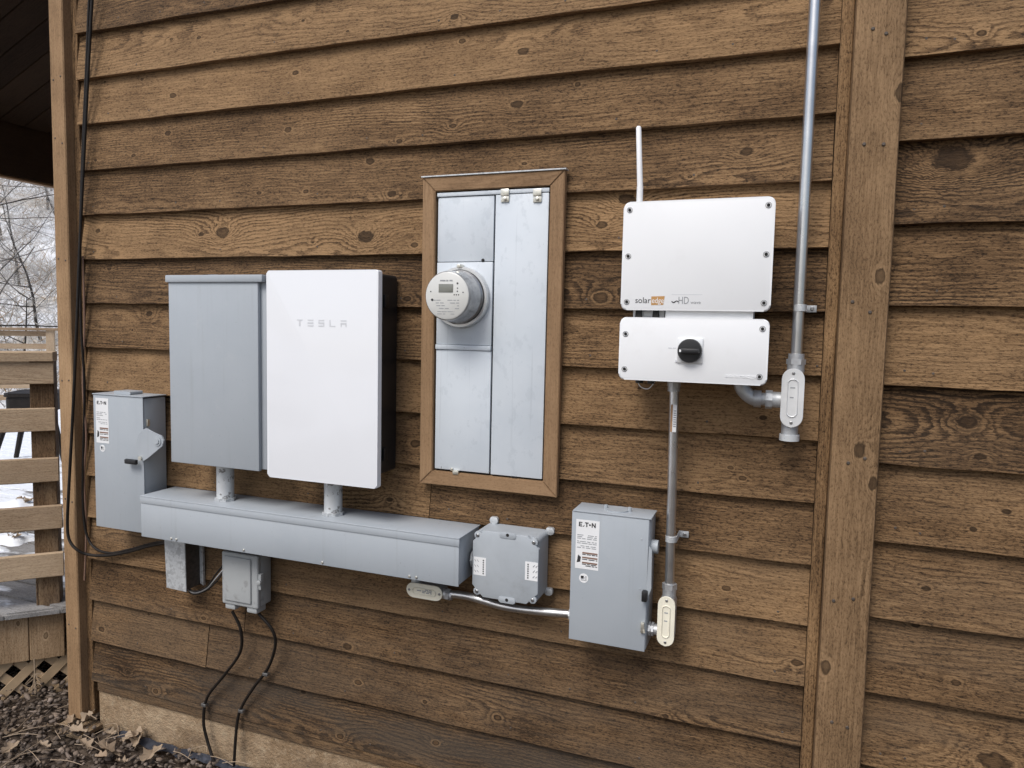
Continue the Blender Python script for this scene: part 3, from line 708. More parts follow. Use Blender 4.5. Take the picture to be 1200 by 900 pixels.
# --- grey panel with overhanging lid
dP = .155
x0, z1 = XZ(197, 326, dP); x1 = P(302, 335, dP).x; z0 = P(199, 541, dP).z
pn = top('breaker_panel', 'tall plain grey steel breaker panel with lipped lid beside the white glossy unit', 'electrical box', (x0, 0, z0))
bm = B(); box(bm, (x0 + .006, -dP + .016, z0 + .004), (x1 + .02, -.001, z1 - .002), .003); part('enclosure', bm, 'grey', pn)
bm = B(); box(bm, (x0, -dP, z0), (x1, -dP + .015, z1 - .004), .003); part('door', bm, 'grey', pn)
bm = B(); box(bm, (x0 - .007, -dP - .007, z1 - .014), (x1 + .022, -.002, z1 + .010), .003); part('rain_lid', bm, 'grey', pn)
bm = B()
for zz in (z1 - .045, z1 - .12, z0 + .10): bm = B(); box(bm, (x1 + .0205, -dP + .03, zz), (x1 + .026, -dP + .045, zz + .032), .001); lathe(bm, [(.006, -dP + .03), (.006, -dP + .02), (.004, -dP + .018)], (x1 + .0225, 0, zz + .012), 10); part('latch', bm, 'zinc', pn)
bm = B(); box(bm, (x0 + .11, -.09, z1 + .0105), (x0 + .15, -.03, z1 + .016)); box(bm, (x0 + .19, -.09, z1 + .0105), (x0 + .205, -.03, z1 + .015)); part('knockout_plate', bm, 'galv', pn)

# --- white glossy gateway
dT = .165
x0, z1 = XZ(312, 317, dT); x1 = P(443.5, 316, dT).x; z0 = P(312, 558.5, dT).z
gw = top('energy_gateway', 'glossy white wall unit with rounded corners, pale logo and black body', 'energy unit', (x0, 0, z0))
bm = B(); prism(bm, rrect(x0, x1, z0, z1, .009), -dT, -dT + .022, .004, 3); cov = part('front_cover', bm, 'white', gw)
bm = B(); prism(bm, rrect(x0 + .028, x1 - .030, z0 + .028, z1 - .006, .012), -dT + .0225, -.001, .003); part('body', bm, 'black', gw)
bm = B(); box(bm, (x1 - .0298, -.085, z0 + .07), (x1 - .024, -.06, z0 + .11), .001); box(bm, (x1 - .0298, -.085, z1 - .11), (x1 - .024, -.06, z1 - .07), .001); part('side_latch', bm, 'black', gw)
lx0, lz = XZ(348, 382, dT); lx1 = P(406, 382.5, dT).x; lh = P(348, 374.2, dT).z - lz; bm = B(); yy = -dT; lw = (lx1 - lx0); cw = lw * .115
def lbar(a, b, c, d): box(bm, (a, yy - .0006, b), (c, yy, d))
tt = lh * .16
for i, ch in enumerate('TESLA'):
    X = lx0 + i * (lw - cw) / 4; e = X + cw
    if ch == 'T': lbar(X, lz + lh - tt, e, lz + lh); lbar(X + cw * .38, lz, X + cw * .62, lz + lh - tt - .0008)
    if ch == 'E': lbar(X, lz, e, lz + tt); lbar(X, lz + lh * .38, e, lz + lh * .62); lbar(X, lz + lh - tt, e, lz + lh)
    if ch == 'S': lbar(X, lz, e, lz + tt); lbar(X, lz + lh * .38, e, lz + lh * .62); lbar(X, lz + lh - tt, e, lz + lh); lbar(X, lz + lh * .621, X + tt, lz + lh * .759); lbar(e - tt, lz + tt + .0001, e, lz + lh * .379)
    if ch == 'L': lbar(X, lz + tt + .0001, X + tt, lz + lh); lbar(X, lz, e, lz + tt)
    if ch == 'A': lbar(X, lz + lh - tt, e, lz + lh); lbar(X, lz, X + tt, lz + lh * .62); lbar(e - tt, lz, e, lz + lh * .62); lbar(X + tt + .0001, lz + lh * .40, e - tt - .0001, lz + lh * .62)
part('logo_lettering', bm, 'inkl', cov)

# --- long wireway
dG = .158
gx0, gz1 = XZ(165, 583, dG); gx1, _ = XZ(537.7, 629, dG); gz0 = P(535, 687, dG).z; gz1 = P(350, 606, dG).z
wv = top('wireway', 'long horizontal grey steel wireway trough under the two tall boxes', 'wireway', (gx0, 0, gz0))
bm = B(); box(bm, (gx0 + .004, -dG + .004, gz0), (gx1 - .002, -.001, gz1 - .003), .002); part('trough', bm, 'grey', wv)
bm = B(); box(bm, (gx0 - .002, -dG - .003, gz1 - .003 + .0005), (gx1 + .003, -.002, gz1 + .002), .001); box(bm, (gx0 - .002, -dG - .003, gz1 - .024), (gx1 + .003, -dG + .0005, gz1 - .0027), .0008); part('lid', bm, 'grey', wv)
bm = B(); box(bm, (gx0, -dG - .0005, gz0 - .001), (gx1 + .001, -dG + .0035, gz1 - .0245), .001); part('front_cover', bm, 'grey', wv)
bm = B()
for px_, py_ in ((201, 631), (207, 632), (286, 646), (378, 662), (480, 676), (488, 679)):
    bm = B(); q = P(px_, py_, dG); screw(bm, q.x, -dG - .0005, max(q.z, gz0 + .008), .004, .004); part('screw', bm, 'zinc', wv)
bm = B(); screw(bm, gx0 - .002, -dG + .03, gz0 + .06, .006, .01); tube(bm, [(gx0 - .008, -dG + .02, gz0 + .055), (gx0 - .002, -dG + .02, gz0 + .055)], .006, 8); part('side_bolt', bm, 'zinc', wv)

def nipple(px_, label, zt, zb, d, r):
    x = P(px_[0], px_[1], d).x; t = top('conduit_nipple', label, 'conduit', (x, -d, zb))
    bm = B(); tube(bm, [(x, -d, zb + .001), (x, -d, zt)], r, 20); part('pipe', bm, 'pvcpaint', t)
    bm = B(); tube(bm, [(x, -d, zb), (x, -d, zb + .010)], r * 1.22, 8); part('locknut', bm, 'galv', t)
nipple((264, 563), 'short chipped grey conduit between the grey panel and the wireway', P(199, 541, dP).z + .01, gz1 + .0025, .085, .029)
nipple((390.5, 582), 'short chipped grey conduit between the white unit and the wireway', P(312, 558.5, dT).z + .06, gz1 + .0025, .090, .029)

# --- recessed meter main with its timber surround
fr_o = [XZ(495, 208, .024), XZ(663, 199, .024), XZ(651, 583, .024), XZ(492, 566, .024)]
ox0 = (fr_o[0][0] + fr_o[3][0]) / 2; ox1 = (fr_o[1][0] + fr_o[2][0]) / 2; oz1 = (fr_o[0][1] + fr_o[1][1]) / 2; oz0 = (fr_o[2][1] + fr_o[3][1]) / 2; fw = .043
tf = top('panel_surround', 'mitred light cedar frame around the meter panel', 'frame', (ox0, 0, oz0))
def mitre(a, b, inner_shift, ez):
    """frame member with 45 degree ends, local X along the grain"""
    a = Vector(a); b = Vector(b); L = (b - a).length; ex = (b - a).normalized(); ez = Vector(ez); ey = ez.cross(ex)
    bm = B(); th = .023; prof = [(0, 0), (L, 0), (L - fw, fw), (fw, fw)]; g_ = .0007
    prof = [(g_, 0), (L - g_, 0), (L - fw - g_, fw), (fw + g_, fw)]
    f_ = [bm.verts.new((x, 0, z)) for x, z in prof]; k_ = [bm.verts.new((x, th, z)) for x, z in prof]
    ff = bm.faces.new(f_); bm.faces.new(k_[::-1])
    for i in range(4): bm.faces.new((f_[i], k_[i], k_[(i + 1) % 4], f_[(i + 1) % 4]))
    bmesh.ops.bevel(bm, geom=list(ff.edges), offset=.0022, segments=2, affect='EDGES')
    bmesh.ops.recalc_face_normals(bm, faces=bm.faces)
    me = bpy.data.meshes.new('frame_member'); bm.to_mesh(me); bm.free(); smooth_me(me); me.materials.append(M['trim'])
    o = bpy.data.objects.new('frame_member', me); COL.objects.link(o); o.parent = tf; o.rotation_euler = Matrix((ex, ey, ez)).transposed().to_euler(); o.location = a - tf.location
yF = -.024
mitre((ox0, yF, oz0), (ox1, yF, oz0), 0, (0, 0, 1)); mitre((ox1, yF, oz0), (ox1, yF, oz1), 0, (-1, 0, 0)); mitre((ox1, yF, oz1), (ox0, yF, oz1), 0, (0, 0, -1)); mitre((ox0, yF, oz1), (ox0, yF, oz0), 0, (1, 0, 0))
bm = B(); box(bm, (ox0 - .004, yF - .004, oz1 + .0005), (ox1 + .004, 0.0, oz1 + .004)); part('drip_flashing', bm, 'galv', tf)
ix0, ix1, iz0, iz1 = ox0 + fw, ox1 - fw, oz0 + fw, oz1 - fw
mp = top('meter_panel', 'pale grey scuffed electric meter panel set in the cedar frame', 'meter panel', (ix0, 0, iz0))
bm = B(); box(bm, (ix0 + .0005, -.004, iz0 + .0005), (ix1 - .0005, .002, iz1 - .0005)); part('back_box', bm, 'dark', mp)
yc = -.015; xm = P(577, 400, .015).x; hz1 = P(545, 230, .015).z
def cover(name, a, b, c, d, y=yc, bev=.002):
    bm = B(); box(bm, (a, y, c), (b, -.005, d), bev); return part(name, bm, 'panel', mp)
cover('header_strip', ix0 + .004, ix1 - .004, hz1 + .001, iz1 - .004, yc - .004)
zA = P(540, 307, .015).z; zB0 = P(540, 404, .015).z; zB1 = P(540, 410, .015).z
cover('upper_cover', ix0 + .006, xm - .003, zA + .001, hz1 - .001)
cover('meter_cover', ix0 + .006, xm - .003, zB0, zA - .001, yc - .002)
cover('ledge', ix0 + .005, xm - .003, zB1, zB0 - .0008, yc - .006)
cover('lower_cover', ix0 + .006, xm - .003, iz0 + .007, zB1 - .0008, yc - .001)
cover('side_door', xm + .003, ix1 - .005, iz0 + .006, hz1 - .001, yc - .003)
bm = B()
for px_, py_ in ((513, 232), (566, 305)):
    bm = B(); q = P(px_, py_, .016); screw(bm, q.x, yc, q.z, .005 if px_ > 550 else .003, .004); part('cover_screw', bm, 'dark', mp)
for px_ in (592, 630):
    q = P(px_, 228, .02); bm = B(); box(bm, (q.x - .013, yc - .010, q.z - .004), (q.x + .013, yc - .0075, q.z + .016), .001); box(bm, (q.x - .013, yc - .007, q.z - .022), (q.x + .013, yc - .0042, q.z - .002), .001); lathe(bm, [(.006, yc - .007), (.006, yc - .011), (.004, yc - .012)], (q.x, 0, q.z - .013), 10)
    part('hinge_clip', bm, 'zinc', mp)
bm = B(); q = P(602, 559, .02); box(bm, (q.x - .009, yc - .0034, q.z - .002), (q.x + .009, yc - .0031, q.z + .002)); part('slot', bm, 'dark', mp)
bm = B(); q = P(533, 552, .02); box(bm, (q.x - .005, yc - .012, q.z - .009), (q.x + .014, yc - .0012, q.z + .003), .001); screw(bm, q.x - .012, yc - .001, q.z + .004, .005, .004); part('seal_hasp', bm, 'zinc', mp)
# meter
mc = P(541, 348.5, .02); mt = top('electric_meter', 'round glass electric meter with small display on the panel', 'meter', (mc.x, yc - .002, mc.z))
yb = yc - .0025; r = .0925
bm = B(); lathe(bm, [(r * .8, yb), (r, yb - .001), (r * 1.0, yb - .016), (r * .975, yb - .021), (r * .90, yb - .021), (r * .89, yb - .012)], (mc.x, 0, mc.z), 48); part('socket_ring', bm, 'ring', mt)
fd = -.122; rf = .0735
bm = B(); lathe(bm, [(rf * 1.05, yb - .010), (rf * 1.05, yb - .05), (rf * 1.01, yb - .055), (rf * 1.0, fd + .010), (rf * .985, fd + .003), (rf * .95, fd)], (mc.x, 0, mc.z), 48); part('drum', bm, 'drum', mt)
bm = B(); lathe(bm, [(rf * 1.10, yb - .014), (rf * 1.10, yb - .030), (rf * 1.055, yb - .033)], (mc.x, 0, mc.z), 48); part('drum_collar', bm, 'screw', mt)
bm = B(); lathe(bm, [(rf * .945, fd - .0002), (rf * .94, fd - .0015), (rf * .90, fd - .003)], (mc.x, 0, mc.z), 48); dial = part('face', bm, 'dial', mt)
yf = fd - .003
bm = B(); box(bm, (mc.x - .026, yf - .0012, mc.z + .010), (mc.x + .020, yf - .0002, mc.z + .034), .001); part('display', bm, 'lcd', dial)
bm = B(); strips(bm, mc.x - .022, mc.x + .018, [mc.z + .042], yf, .004, .95, 2); strips(bm, mc.x - .045, mc.x + .040, [mc.z - .014, mc.z - .022, mc.z - .030, mc.z - .038], yf, .0022, .75, 3); strips(bm, mc.x - .03, mc.x + .025, [mc.z - .047, mc.z - .054], yf, .0018, .9, 9); part('face_print', bm, 'inkg', dial)
bm = B()
for dx, dz, rr_ in ((.034, .036, .003), (.034, .022, .002), (.034, .013, .002), (.024, .003, .002), (.031, .003, .002), (.038, .003, .002), (-.047, -.012, .004), (-.052, .012, .002), (.052, .01, .002)): lathe(bm, [(rr_, yf), (rr_, yf - .0006)], (mc.x + dx, 0, mc.z + dz), 8)
part('face_marks', bm, 'ink', dial)
bm = B(); box(bm, (mc.x - .006, yb - .030, mc.z + r - .004), (mc.x + .006, yb - .001, mc.z + r + .006), .001); part('ring_seal', bm, 'zinc', mt)

# --- square junction box
dJ = .105
jx0, jx1 = P(553.5, 660, dJ).x, P(631, 660, dJ).x; jz1 = P(590, 625, dJ).z; jz0 = P(590, 704, dJ).z
jb = top('junction_box', 'square cast grey junction box with chamfered cover between the wireway and a safety switch', 'electrical box', (jx0, 0, jz0))
ch = .035
def octo(a, b, c, d, k): return [(b - k, d), (a + k, d), (a, d - k), (a, c + k), (a + k, c), (b - k, c), (b, c + k), (b, d - k)]
bm = B(); prism(bm, rrect(jx0 + .004, jx1 - .004, jz0 + .004, jz1 - .004, .014), -dJ + .014, -.001, .002); part('box', bm, 'grey2', jb)
bm = B(); prism(bm, octo(jx0, jx1, jz0, jz1, ch), -dJ, -dJ + .012, .003); jc = part('cover', bm, 'grey2', jb)
for cx, cz in ((jx0 + .016, jz1 - .016), (jx1 - .016, jz1 - .016), (jx0 + .016, jz0 + .016), (jx1 - .016, jz0 + .016)):
    bm = B(); lathe(bm, [(.012, -dJ + .013), (.012, -dJ + .002), (.009, -dJ + .0005)], (cx, 0, cz), 14); part('corner_boss', bm, 'grey2', jb)
    bm = B(); screw(bm, cx, -dJ + .0005, cz, .0055, .003); part('screw', bm, 'screw', jb)
for cx, cz in ((jx0 + .03, jz1 + .008), (jx1 + .004, jz1 - .004), (jx1 + .004, jz0 + .012)):
    bm = B(); prism(bm, rrect(cx - .014, cx + .012, cz - .012, cz + .010, .008), -.012, -.0005, .002); part('mounting_ear', bm, 'galv', jb)
for px_, py_ in ((595, 627), (594, 703)):
    q = P(px_, py_, dJ); bm = B(); prism(bm, rrect(q.x - .026, q.x + .026, q.z - .010, q.z + .008, .006), -dJ - .002, -dJ + .001, .001); o = part('pry_tab', bm, 'grey2', jc)
    bm = B(); lathe(bm, [(.005, -dJ - .002), (.005, -dJ - .0025)], (q.x, 0, q.z), 10); part('tab_hole', bm, 'dark', o)
for px_, py_ in ((562.5, 663), (623, 669)):
    q = P(px_, py_, dJ); bm = B(); box(bm, (q.x - .020, -dJ - .0006, q.z - .029), (q.x + .019, -dJ, q.z + .026)); o = part('sticker', bm, 'label', jc)
    sgn = 1 if px_ < 600 else -1
    bm = B(); 
    for i in range(7): box(bm, (q.x + sgn * .009, -dJ - .0011, q.z - .024 + i * .0066), (q.x + sgn * .013, -dJ - .0006, q.z - .020 + i * .0066))
    part('sticker_print', bm, 'ink', o)
    bm = B()
    for i in range(3):
        for j in range(2): tube(bm, [(q.x - sgn * (.004 + j * .009), -dJ - .0008, q.z - .020 + i * .016), (q.x - sgn * (.0095 + j * .008), -dJ - .0008, q.z - .014 + i * .016)], .001, 5)
    part('sticker_print', bm, 'inkg', o)
jzc = P(548, 652, .05).z
bm = B(); tube(bm, [(gx1 + .004, -.055, jzc), (jx0 + .003, -.055, jzc)], .024, 20)
for xx in (gx1 + .004, gx1 + .014, gx1 + .022): tube(bm, [(xx, -.055, jzc), (xx + .006, -.055, jzc)], .030, 8)
part('close_nipple', bm, 'galv', jb)

# --- safety switch on the right
dR = .10
x0, z1 = XZ(673, 597.5, dR); x1 = P(760.5, 612, dR).x; z0 = P(664, 748, dR).z; z1 = (z1 + P(762, 611, dR).z) / 2; z0 = (z0 + P(754, 764, dR).z) / 2; x0 = (x0 + P(664, 748, dR).x) / 2; x1 = (P(762, 611, dR).x + P(754, 764, dR).x) / 2
s2 = top('safety_switch', 'grey steel safety switch with white label below the inverter conduit', 'electrical box', (x0, 0, z0))
bm = B(); box(bm, (x0 + .004, -dR + .0045, z0 + .003), (x1 + .002, -.001, z1 - .002), .003); part('enclosure', bm, 'grey', s2)
bm = B(); box(bm, (x0, -dR, z0), (x1, -dR + .004, z1), .0016); part('door', bm, 'grey', s2)
bm = B(); box(bm, (x0 + .002, -dR - .002, z1 + .0004), (x1 + .006, -.002, z1 + .004), .001); part('rain_lip', bm, 'grey', s2)
hx_ = P(724, 593, .05).x; bm = B()
tube(bm, [(hx_, -.05, z1 + .004), (hx_, -.05, z1 + .008)], .032, 24)
for sg in (-1, 1): tube(bm, [(hx_ + sg * .034, -.05, z1 + .002), (hx_ + sg * .034, -.05, z1 + .016)], .0055, 8)
part('hub_cover', bm, 'grey2', s2)
q0 = XZ(675.5, 608, dR); q1 = XZ(701, 669, dR)
warning_label(s2, q0[0], q1[0], q1[1], q0[1], -dR, 15)
q = P(684, 677.5, dR); round_seal(s2, q.x, q.z, -dR, .0135)
# handle on the right side: arm lying against the side, black grip at the end
bm = B(); zt = P(763, 640, dR).z; zb_ = P(757, 697, dR).z; hx = x1 + .0055
prism(bm, [(hx - .002, zt), (hx + .006, zt - .01), (hx + .008, zb_ + .02), (hx, zb_ - .005), (hx - .006, zb_)], -dR - .008, -dR + .004, .001, 1); lv = part('lever_arm', bm, 'grey2', s2)
bm = B(); tube(bm, [(hx - .003, -dR + .04, zt - .012), (hx + .016, -dR + .04, zt - .012)], .019, 16); part('pivot', bm, 'grey2', lv)
bm = B(); box(bm, (hx - .016, -dR - .022, zb_ - .014), (hx - .001, -dR - .004, zb_ + .016), .003); part('grip', bm, 'black', lv)
bm = B(); q = P(752.5, 735, dR); box(bm, (q.x - .003, -dR - .009, q.z - .014), (q.x + .006, -dR + .0, q.z + .016), .0015); tube(bm, [(q.x, -dR - .004, q.z + .01), (q.x + .008, -dR - .008, q.z - .012)], .003, 6); part('latch', bm, 'zinc', s2)
bm = B()
for px_, py_ in ((752, 632), (750, 690)): bm = B(); q = P(px_, py_, dR); screw(bm, q.x, -dR, q.z, .003, .001); part('rivet', bm, 'grey2', s2)
sx0, sx1, sz0, sz1 = x0, x1, z0, z1

# --- conduit fittings
def stadium(cx, cz, w_, h_, n=8): return rrect(cx - w_ / 2, cx + w_ / 2, cz - h_ / 2, cz + h_ / 2, min(w_, h_) / 2 - .0005, n)
def conduit_body(parent, c, w_, h_, d0, d1, cover='silver', vertical=True):
    bm = B(); k = .004
    prism(bm, stadium(c.x, c.z, w_ - k, h_ - k), d0 + .004, d1, .003); part('fitting_body', bm, 'cast', parent)
    bm = B(); prism(bm, stadium(c.x, c.z, w_, h_), d0, d0 + .0035, .001, 1); cv = part('fitting_cover', bm, cover, parent)
    a, b = (w_ * .52, h_ * .66) if vertical else (w_ * .66, h_ * .50)
    # pressed rim of the cover
    o1 = stadium(c.x, c.z, a, b); o2 = stadium(c.x, c.z, a - .007, b - .007); bm = B()
    n = len(o1); A1 = [bm.verts.new((x, d0 - .0002, z)) for x, z in o1]; A2 = [bm.verts.new(((x + u) / 2, d0 - .003, (z + v) / 2)) for (x, z), (u, v) in zip(o1, o2)]; A3 = [bm.verts.new((x, d0 - .0002, z)) for x, z in o2]
    for i in range(n):
        j = (i + 1) % n; bm.faces.new((A1[i], A1[j], A2[j], A2[i])); bm.faces.new((A2[i], A2[j], A3[j], A3[i]))
    part('pressed_rim', bm, cover, cv)
    bm = B(); strips(bm, c.x - (a * .22 if vertical else a * .3), c.x + (a * .2 if vertical else a * .32), [c.z + k_ * (b * .25 if vertical else b * .2) for k_ in (-1, 0, 1)], d0 - .0001, .003, .8, 6); part('cast_lettering', bm, 'inkg', cv)
    for s_ in (-1, 1):
        bm = B(); screw(bm, c.x + (0 if vertical else s_ * w_ * .42), d0, c.z + (s_ * h_ * .42 if vertical else 0), .004, .002); part('cover_screw', bm, 'screw', cv)
def strap(parent, x, z, y, r, side=1):
    bm = B(); R2 = r + .0022; ring = []
    for a in np.linspace(math.radians(170), math.radians(370), 16):
        ca, sa = math.cos(a), math.sin(a)
        ring.append([bm.verts.new((x + ca * q_, y + sa * q_, z + dz)) for q_, dz in ((r - .001, -.009), (R2, -.008), (R2, .008), (r - .001, .009))])
    for i in range(len(ring) - 1):
        for j in range(3): bm.faces.new((ring[i][j], ring[i + 1][j], ring[i + 1][j + 1], ring[i][j + 1]))
    box(bm, (x + r + .001, -.0035, z - .009), (x + r + .028, -.0005, z + .009), .001); box(bm, (x + r, y, z - .008), (x + r + .003, -.0005, z + .008)); o = part('strap', bm, 'galv', parent)
    bm = B(); screw(bm, x + r + .017, -.0035, z, .005, .003); part('strap_screw', bm, 'screw', o)
# conduit 1: horizontal offset run from the wireway to the right-hand safety switch
c = P(497, 693.5, .075)
r1 = top('conduit_run', 'thin bent steel conduit running from the wireway fitting to the labelled safety switch', 'conduit', (c.x, -.05, c.z))
conduit_body(r1, c, P(518, 694, .075).x - P(476, 692, .075).x, .047, -.075, -.028, 'cream', False)
nx_ = P(487, 684, .055).x
bm = B(); tube(bm, [(nx_, -.052, gz0 - .0005), (nx_, -.052, c.z + .012)], .015, 16); tube(bm, [(nx_, -.052, gz0 - .0005), (nx_, -.052, gz0 - .007)], .021, 8); part('hub_nipple', bm, 'galv', r1)
pts = [P(518, 695, .055), P(545, 698, .055), P(566, 703.5, .055), P(588, 710, .055), P(612, 714, .055), P(640, 717, .055), P(668, 719.5, .055)]
pp = []
for p in pts: pp.append((p.x, -.055, p.z))
bm = B(); tube(bm, spline(pp, 6), .0122, 14); part('tube', bm, 'emt', r1)
a = P(519, 695, .055)
bm = B(); tube(bm, [(a.x - .004, -.055, a.z), (a.x + .014, -.055, a.z - .001)], .0165, 14); tube(bm, [(a.x + .014, -.055, a.z - .001), (a.x + .026, -.055, a.z - .002)], .0185, 6); tube(bm, [(a.x + .026, -.055, a.z - .002), (a.x + .034, -.055, a.z - .003)], .0145, 12); part('compression_connector', bm, 'cast', r1)
bm = B(); tube(bm, [(sx0 - .004, -.055, pp[-1][2]), (sx0 - .012, -.055, pp[-1][2])], .0165, 8); part('locknut', bm, 'galv', r1)
# conduit 2: from the right-hand switch up to the inverter
c = P(780.5, 728, .085)
r2 = top('conduit_run', 'vertical steel conduit with a paper label dropping from the inverter to the safety switch', 'conduit', (c.x, -.06, c.z))
conduit_body(r2, c, .0465, .140, -.088, -.036, 'cream', True)
cx2 = P(784.5, 690, .062).x; zi = P(788, 449, .062).z
bm = B(); tube(bm, [(cx2, -.062, c.z + .062), (P(788, 560, .062).x, -.062, P(788, 560, .062).z), (P(790, 456, .062).x, -.062, zi)], .0130, 16); part('tube', bm, 'emt', r2)
bm = B(); tube(bm, [(cx2, -.062, c.z + .060), (cx2, -.062, c.z + .090)], .0185, 16); tube(bm, [(cx2, -.062, c.z + .084), (cx2, -.062, c.z + .100)], .0205, 6); part('compression_connector', bm, 'cast', r2)
xt = P(789.5, 460, .062).x
bm = B(); tube(bm, [(xt, -.062, zi + .012), (xt, -.062, zi - .008)], .0185, 8); tube(bm, [(xt, -.062, zi - .008), (xt, -.062, zi - .022)], .0165, 14); part('compression_connector', bm, 'cast', r2)
bm = B(); zn = P(765, 737, .06).z; tube(bm, [(sx1 + .003, -.060, zn), (c.x - .012, -.060, zn)], .0155, 16)
for xx in (sx1 + .003, sx1 + .012): tube(bm, [(xx, -.060, zn), (xx + .006, -.060, zn)], .0205, 8)
part('hub_nipple', bm, 'cast', r2)
q = P(786.5, 631, .06); strap(r2, q.x, q.z, -.062, .013)
lq0 = P(787, 474, .076).z; lq1 = P(787, 506, .076).z; lx = P(788.5, 490, .076).x
bm = B(); box(bm, (lx - .0005, -.0785, lq1), (lx + .010, -.0765, lq0)); part('paper_label', bm, 'label', r2)
bm = B(); box(bm, (lx - .006, -.0782, lq1), (lx - .0008, -.0762, lq0)); part('label_band', bm, 'strap_red', r2)
bm = B(); strips(bm, lx + .002, lx + .009, [lq1 + .008 + i * .006 for i in range(9)], -.0785, .003, .95, 8); part('label_print', bm, 'inkg', r2)
# conduit 3: tall pipe on the right with fitting and elbow into the inverter
c = P(928.5, 466.5, .088)
r3 = top('conduit_run', 'tall shiny steel conduit rising beside the heavy timber post above the inverter elbow', 'conduit', (c.x, -.06, c.z))
conduit_body(r3, c, .054, .150, -.090, -.034, 'silver', True)
xa = P(932.5, 430, .062); xb_ = P(955, 0, .062)
bm = B(); tube(bm, [(xa.x, -.062, c.z + .072), (xa.x, -.062, xa.z), (xb_.x, -.062, xb_.z), (xb_.x + (xb_.x - xa.x) * .9, -.062, 3.35)], .0136, 18); part('tube', bm, 'emt', r3)
bm = B(); tube(bm, [(xa.x, -.062, c.z + .064), (xa.x, -.062, c.z + .085)], .021, 16); tube(bm, [(xa.x, -.062, c.z + .085), (xa.x, -.062, c.z + .098)], .0235, 6); tube(bm, [(xa.x, -.062, c.z + .098), (xa.x, -.062, c.z + .112)], .0195, 16); part('compression_connector', bm, 'cast', r3)
xc = P(925.5, 500, .062).x
bm = B(); tube(bm, [(xc, -.062, c.z - .062), (xc, -.062, c.z - .098)], .0205, 16); part('lower_hub', bm, 'cast', r3)
bm = B(); tube(bm, [(xc, -.062, c.z - .096), (xc, -.062, c.z - .112)], .0245, 16); part('end_cap', bm, 'pvcpaint', r3)
zh = P(900, 468, .062).z
bm = B(); tube(bm, [(c.x - .016, -.062, zh), (P(905, 468, .062).x, -.062, zh)], .0205, 16); tube(bm, [(P(897, 468, .062).x, -.062, zh), (P(905, 468, .062).x, -.062, zh)], .024, 8); tube(bm, [(P(888, 468, .062).x, -.062, zh), (P(898, 468, .062).x, -.062, zh)], .0165, 16); part('hub_nipple', bm, 'galv', r3)
e0 = P(890, 467, .062); e1 = P(868, 449, .062)
bm = B(); pts = spline([(e0.x, -.062, zh), (e0.x - .014, -.062, zh), (e1.x + .018, -.062, zh + .010), (e1.x + .003, -.062, zh + .028), (e1.x, -.062, e1.z + .01)], 6); tube(bm, pts, .0185, 16); tube(bm, [(e0.x - .014, -.062, zh), (e0.x + .004, -.062, zh)], .0225, 14); part('elbow', bm, 'cast', r3)
q = P(937.5, 361, .062); strap(r3, q.x, q.z, -.062, .0138)

# --- inverter: big upper housing and lower switch unit (bolted together)
dI = .165
ux0, ux1, uz0, uz1 = -.395, -.024, P(727, 362, dI).z, P(731, 237, dI).z
ux0 = (P(731, 250, dI).x + P(727, 355, dI).x) / 2; ux1 = (P(909, 240, dI).x + P(903, 360, dI).x) / 2; uz0 = (P(735, 362, dI).z + P(895, 366.5, dI).z) / 2; uz1 = (P(740, 236.5, dI).z + P(900, 230, dI).z) / 2
lz0 = (P(735, 445, dI).z + P(890, 452, dI).z) / 2; lz1 = (P(735, 371.5, dI).z + P(890, 374, dI).z) / 2
iv = top('solar_inverter', 'white two-part solar inverter with black rotary switch and short antenna', 'inverter', (ux0, 0, lz0))
bm = B(); prism(bm, rrect(ux0, ux1, uz0, uz1, .016, 6), -dI, -dI + .020, .005, 3); uc = part('upper_cover', bm, 'inv', iv)
bm = B(); prism(bm, rrect(ux0 + .008, ux1 - .008, uz0 + .008, uz1 - .008, .012), -dI + .0205, -.006, .003); part('upper_housing', bm, 'inv', iv)
bm = B(); prism(bm, rrect(ux0, ux1, lz0, lz1, .016, 6), -dI, -dI + .020, .005, 3); lc = part('lower_cover', bm, 'inv', iv)
bm = B(); prism(bm, rrect(ux0 + .008, ux1 - .008, lz0 + .008, lz1 - .006, .012), -dI + .0205, -.006, .003); part('lower_housing', bm, 'inv', iv)
bm = B(); box(bm, (ux0 + .115, -dI + .014, lz1 - .004), (ux1 - .040, -.05, uz0 + .007), .001); box(bm, (ux0 + .028, -dI + .03, lz1 - .004), (ux0 + .11, -.05, uz0 + .007), .001); part('joining_block', bm, 'inv', iv)
bm = B()
for dx in (.045, .090): bm = B(); prism(bm, [(ux0 + dx - .008, lz1 + .001), (ux0 + dx + .008, lz1 + .001), (ux0 + dx + .006, uz0 + .003), (ux0 + dx - .006, uz0 + .003)], -dI + .010, -dI + .029); part('joining_bolt', bm, 'dark', iv)
for nm, z_, cv in (('u', None, uc), ('l', None, lc)):
    pass
def cscrew(x, z, cv):
    bm = B(); lathe(bm, [(.0075, -dI + .001), (.0075, -dI - .0010), (.0062, -dI - .0012), (.0060, -dI + .0002)], (x, 0, z), 14); o = part('screw_recess', bm, 'screw', cv)
    bm = B(); lathe(bm, [(.0042, -dI), (.0042, -dI - .0016), (.002, -dI - .0018)], (x, 0, z), 8); part('screw', bm, 'dark', o)
for x in (ux0 + .016, ux1 - .016):
    for z in (uz1 - .021, (uz0 + uz1) / 2, uz0 + .021): cscrew(x, z, uc)
cscrew(ux0 + .016, lz1 - .044, lc); cscrew(ux0 + .016, lz0 + .028, lc); cscrew(ux1 - .016, lz1 - .024, lc); cscrew(ux1 - .018, lz0 + .022, lc)
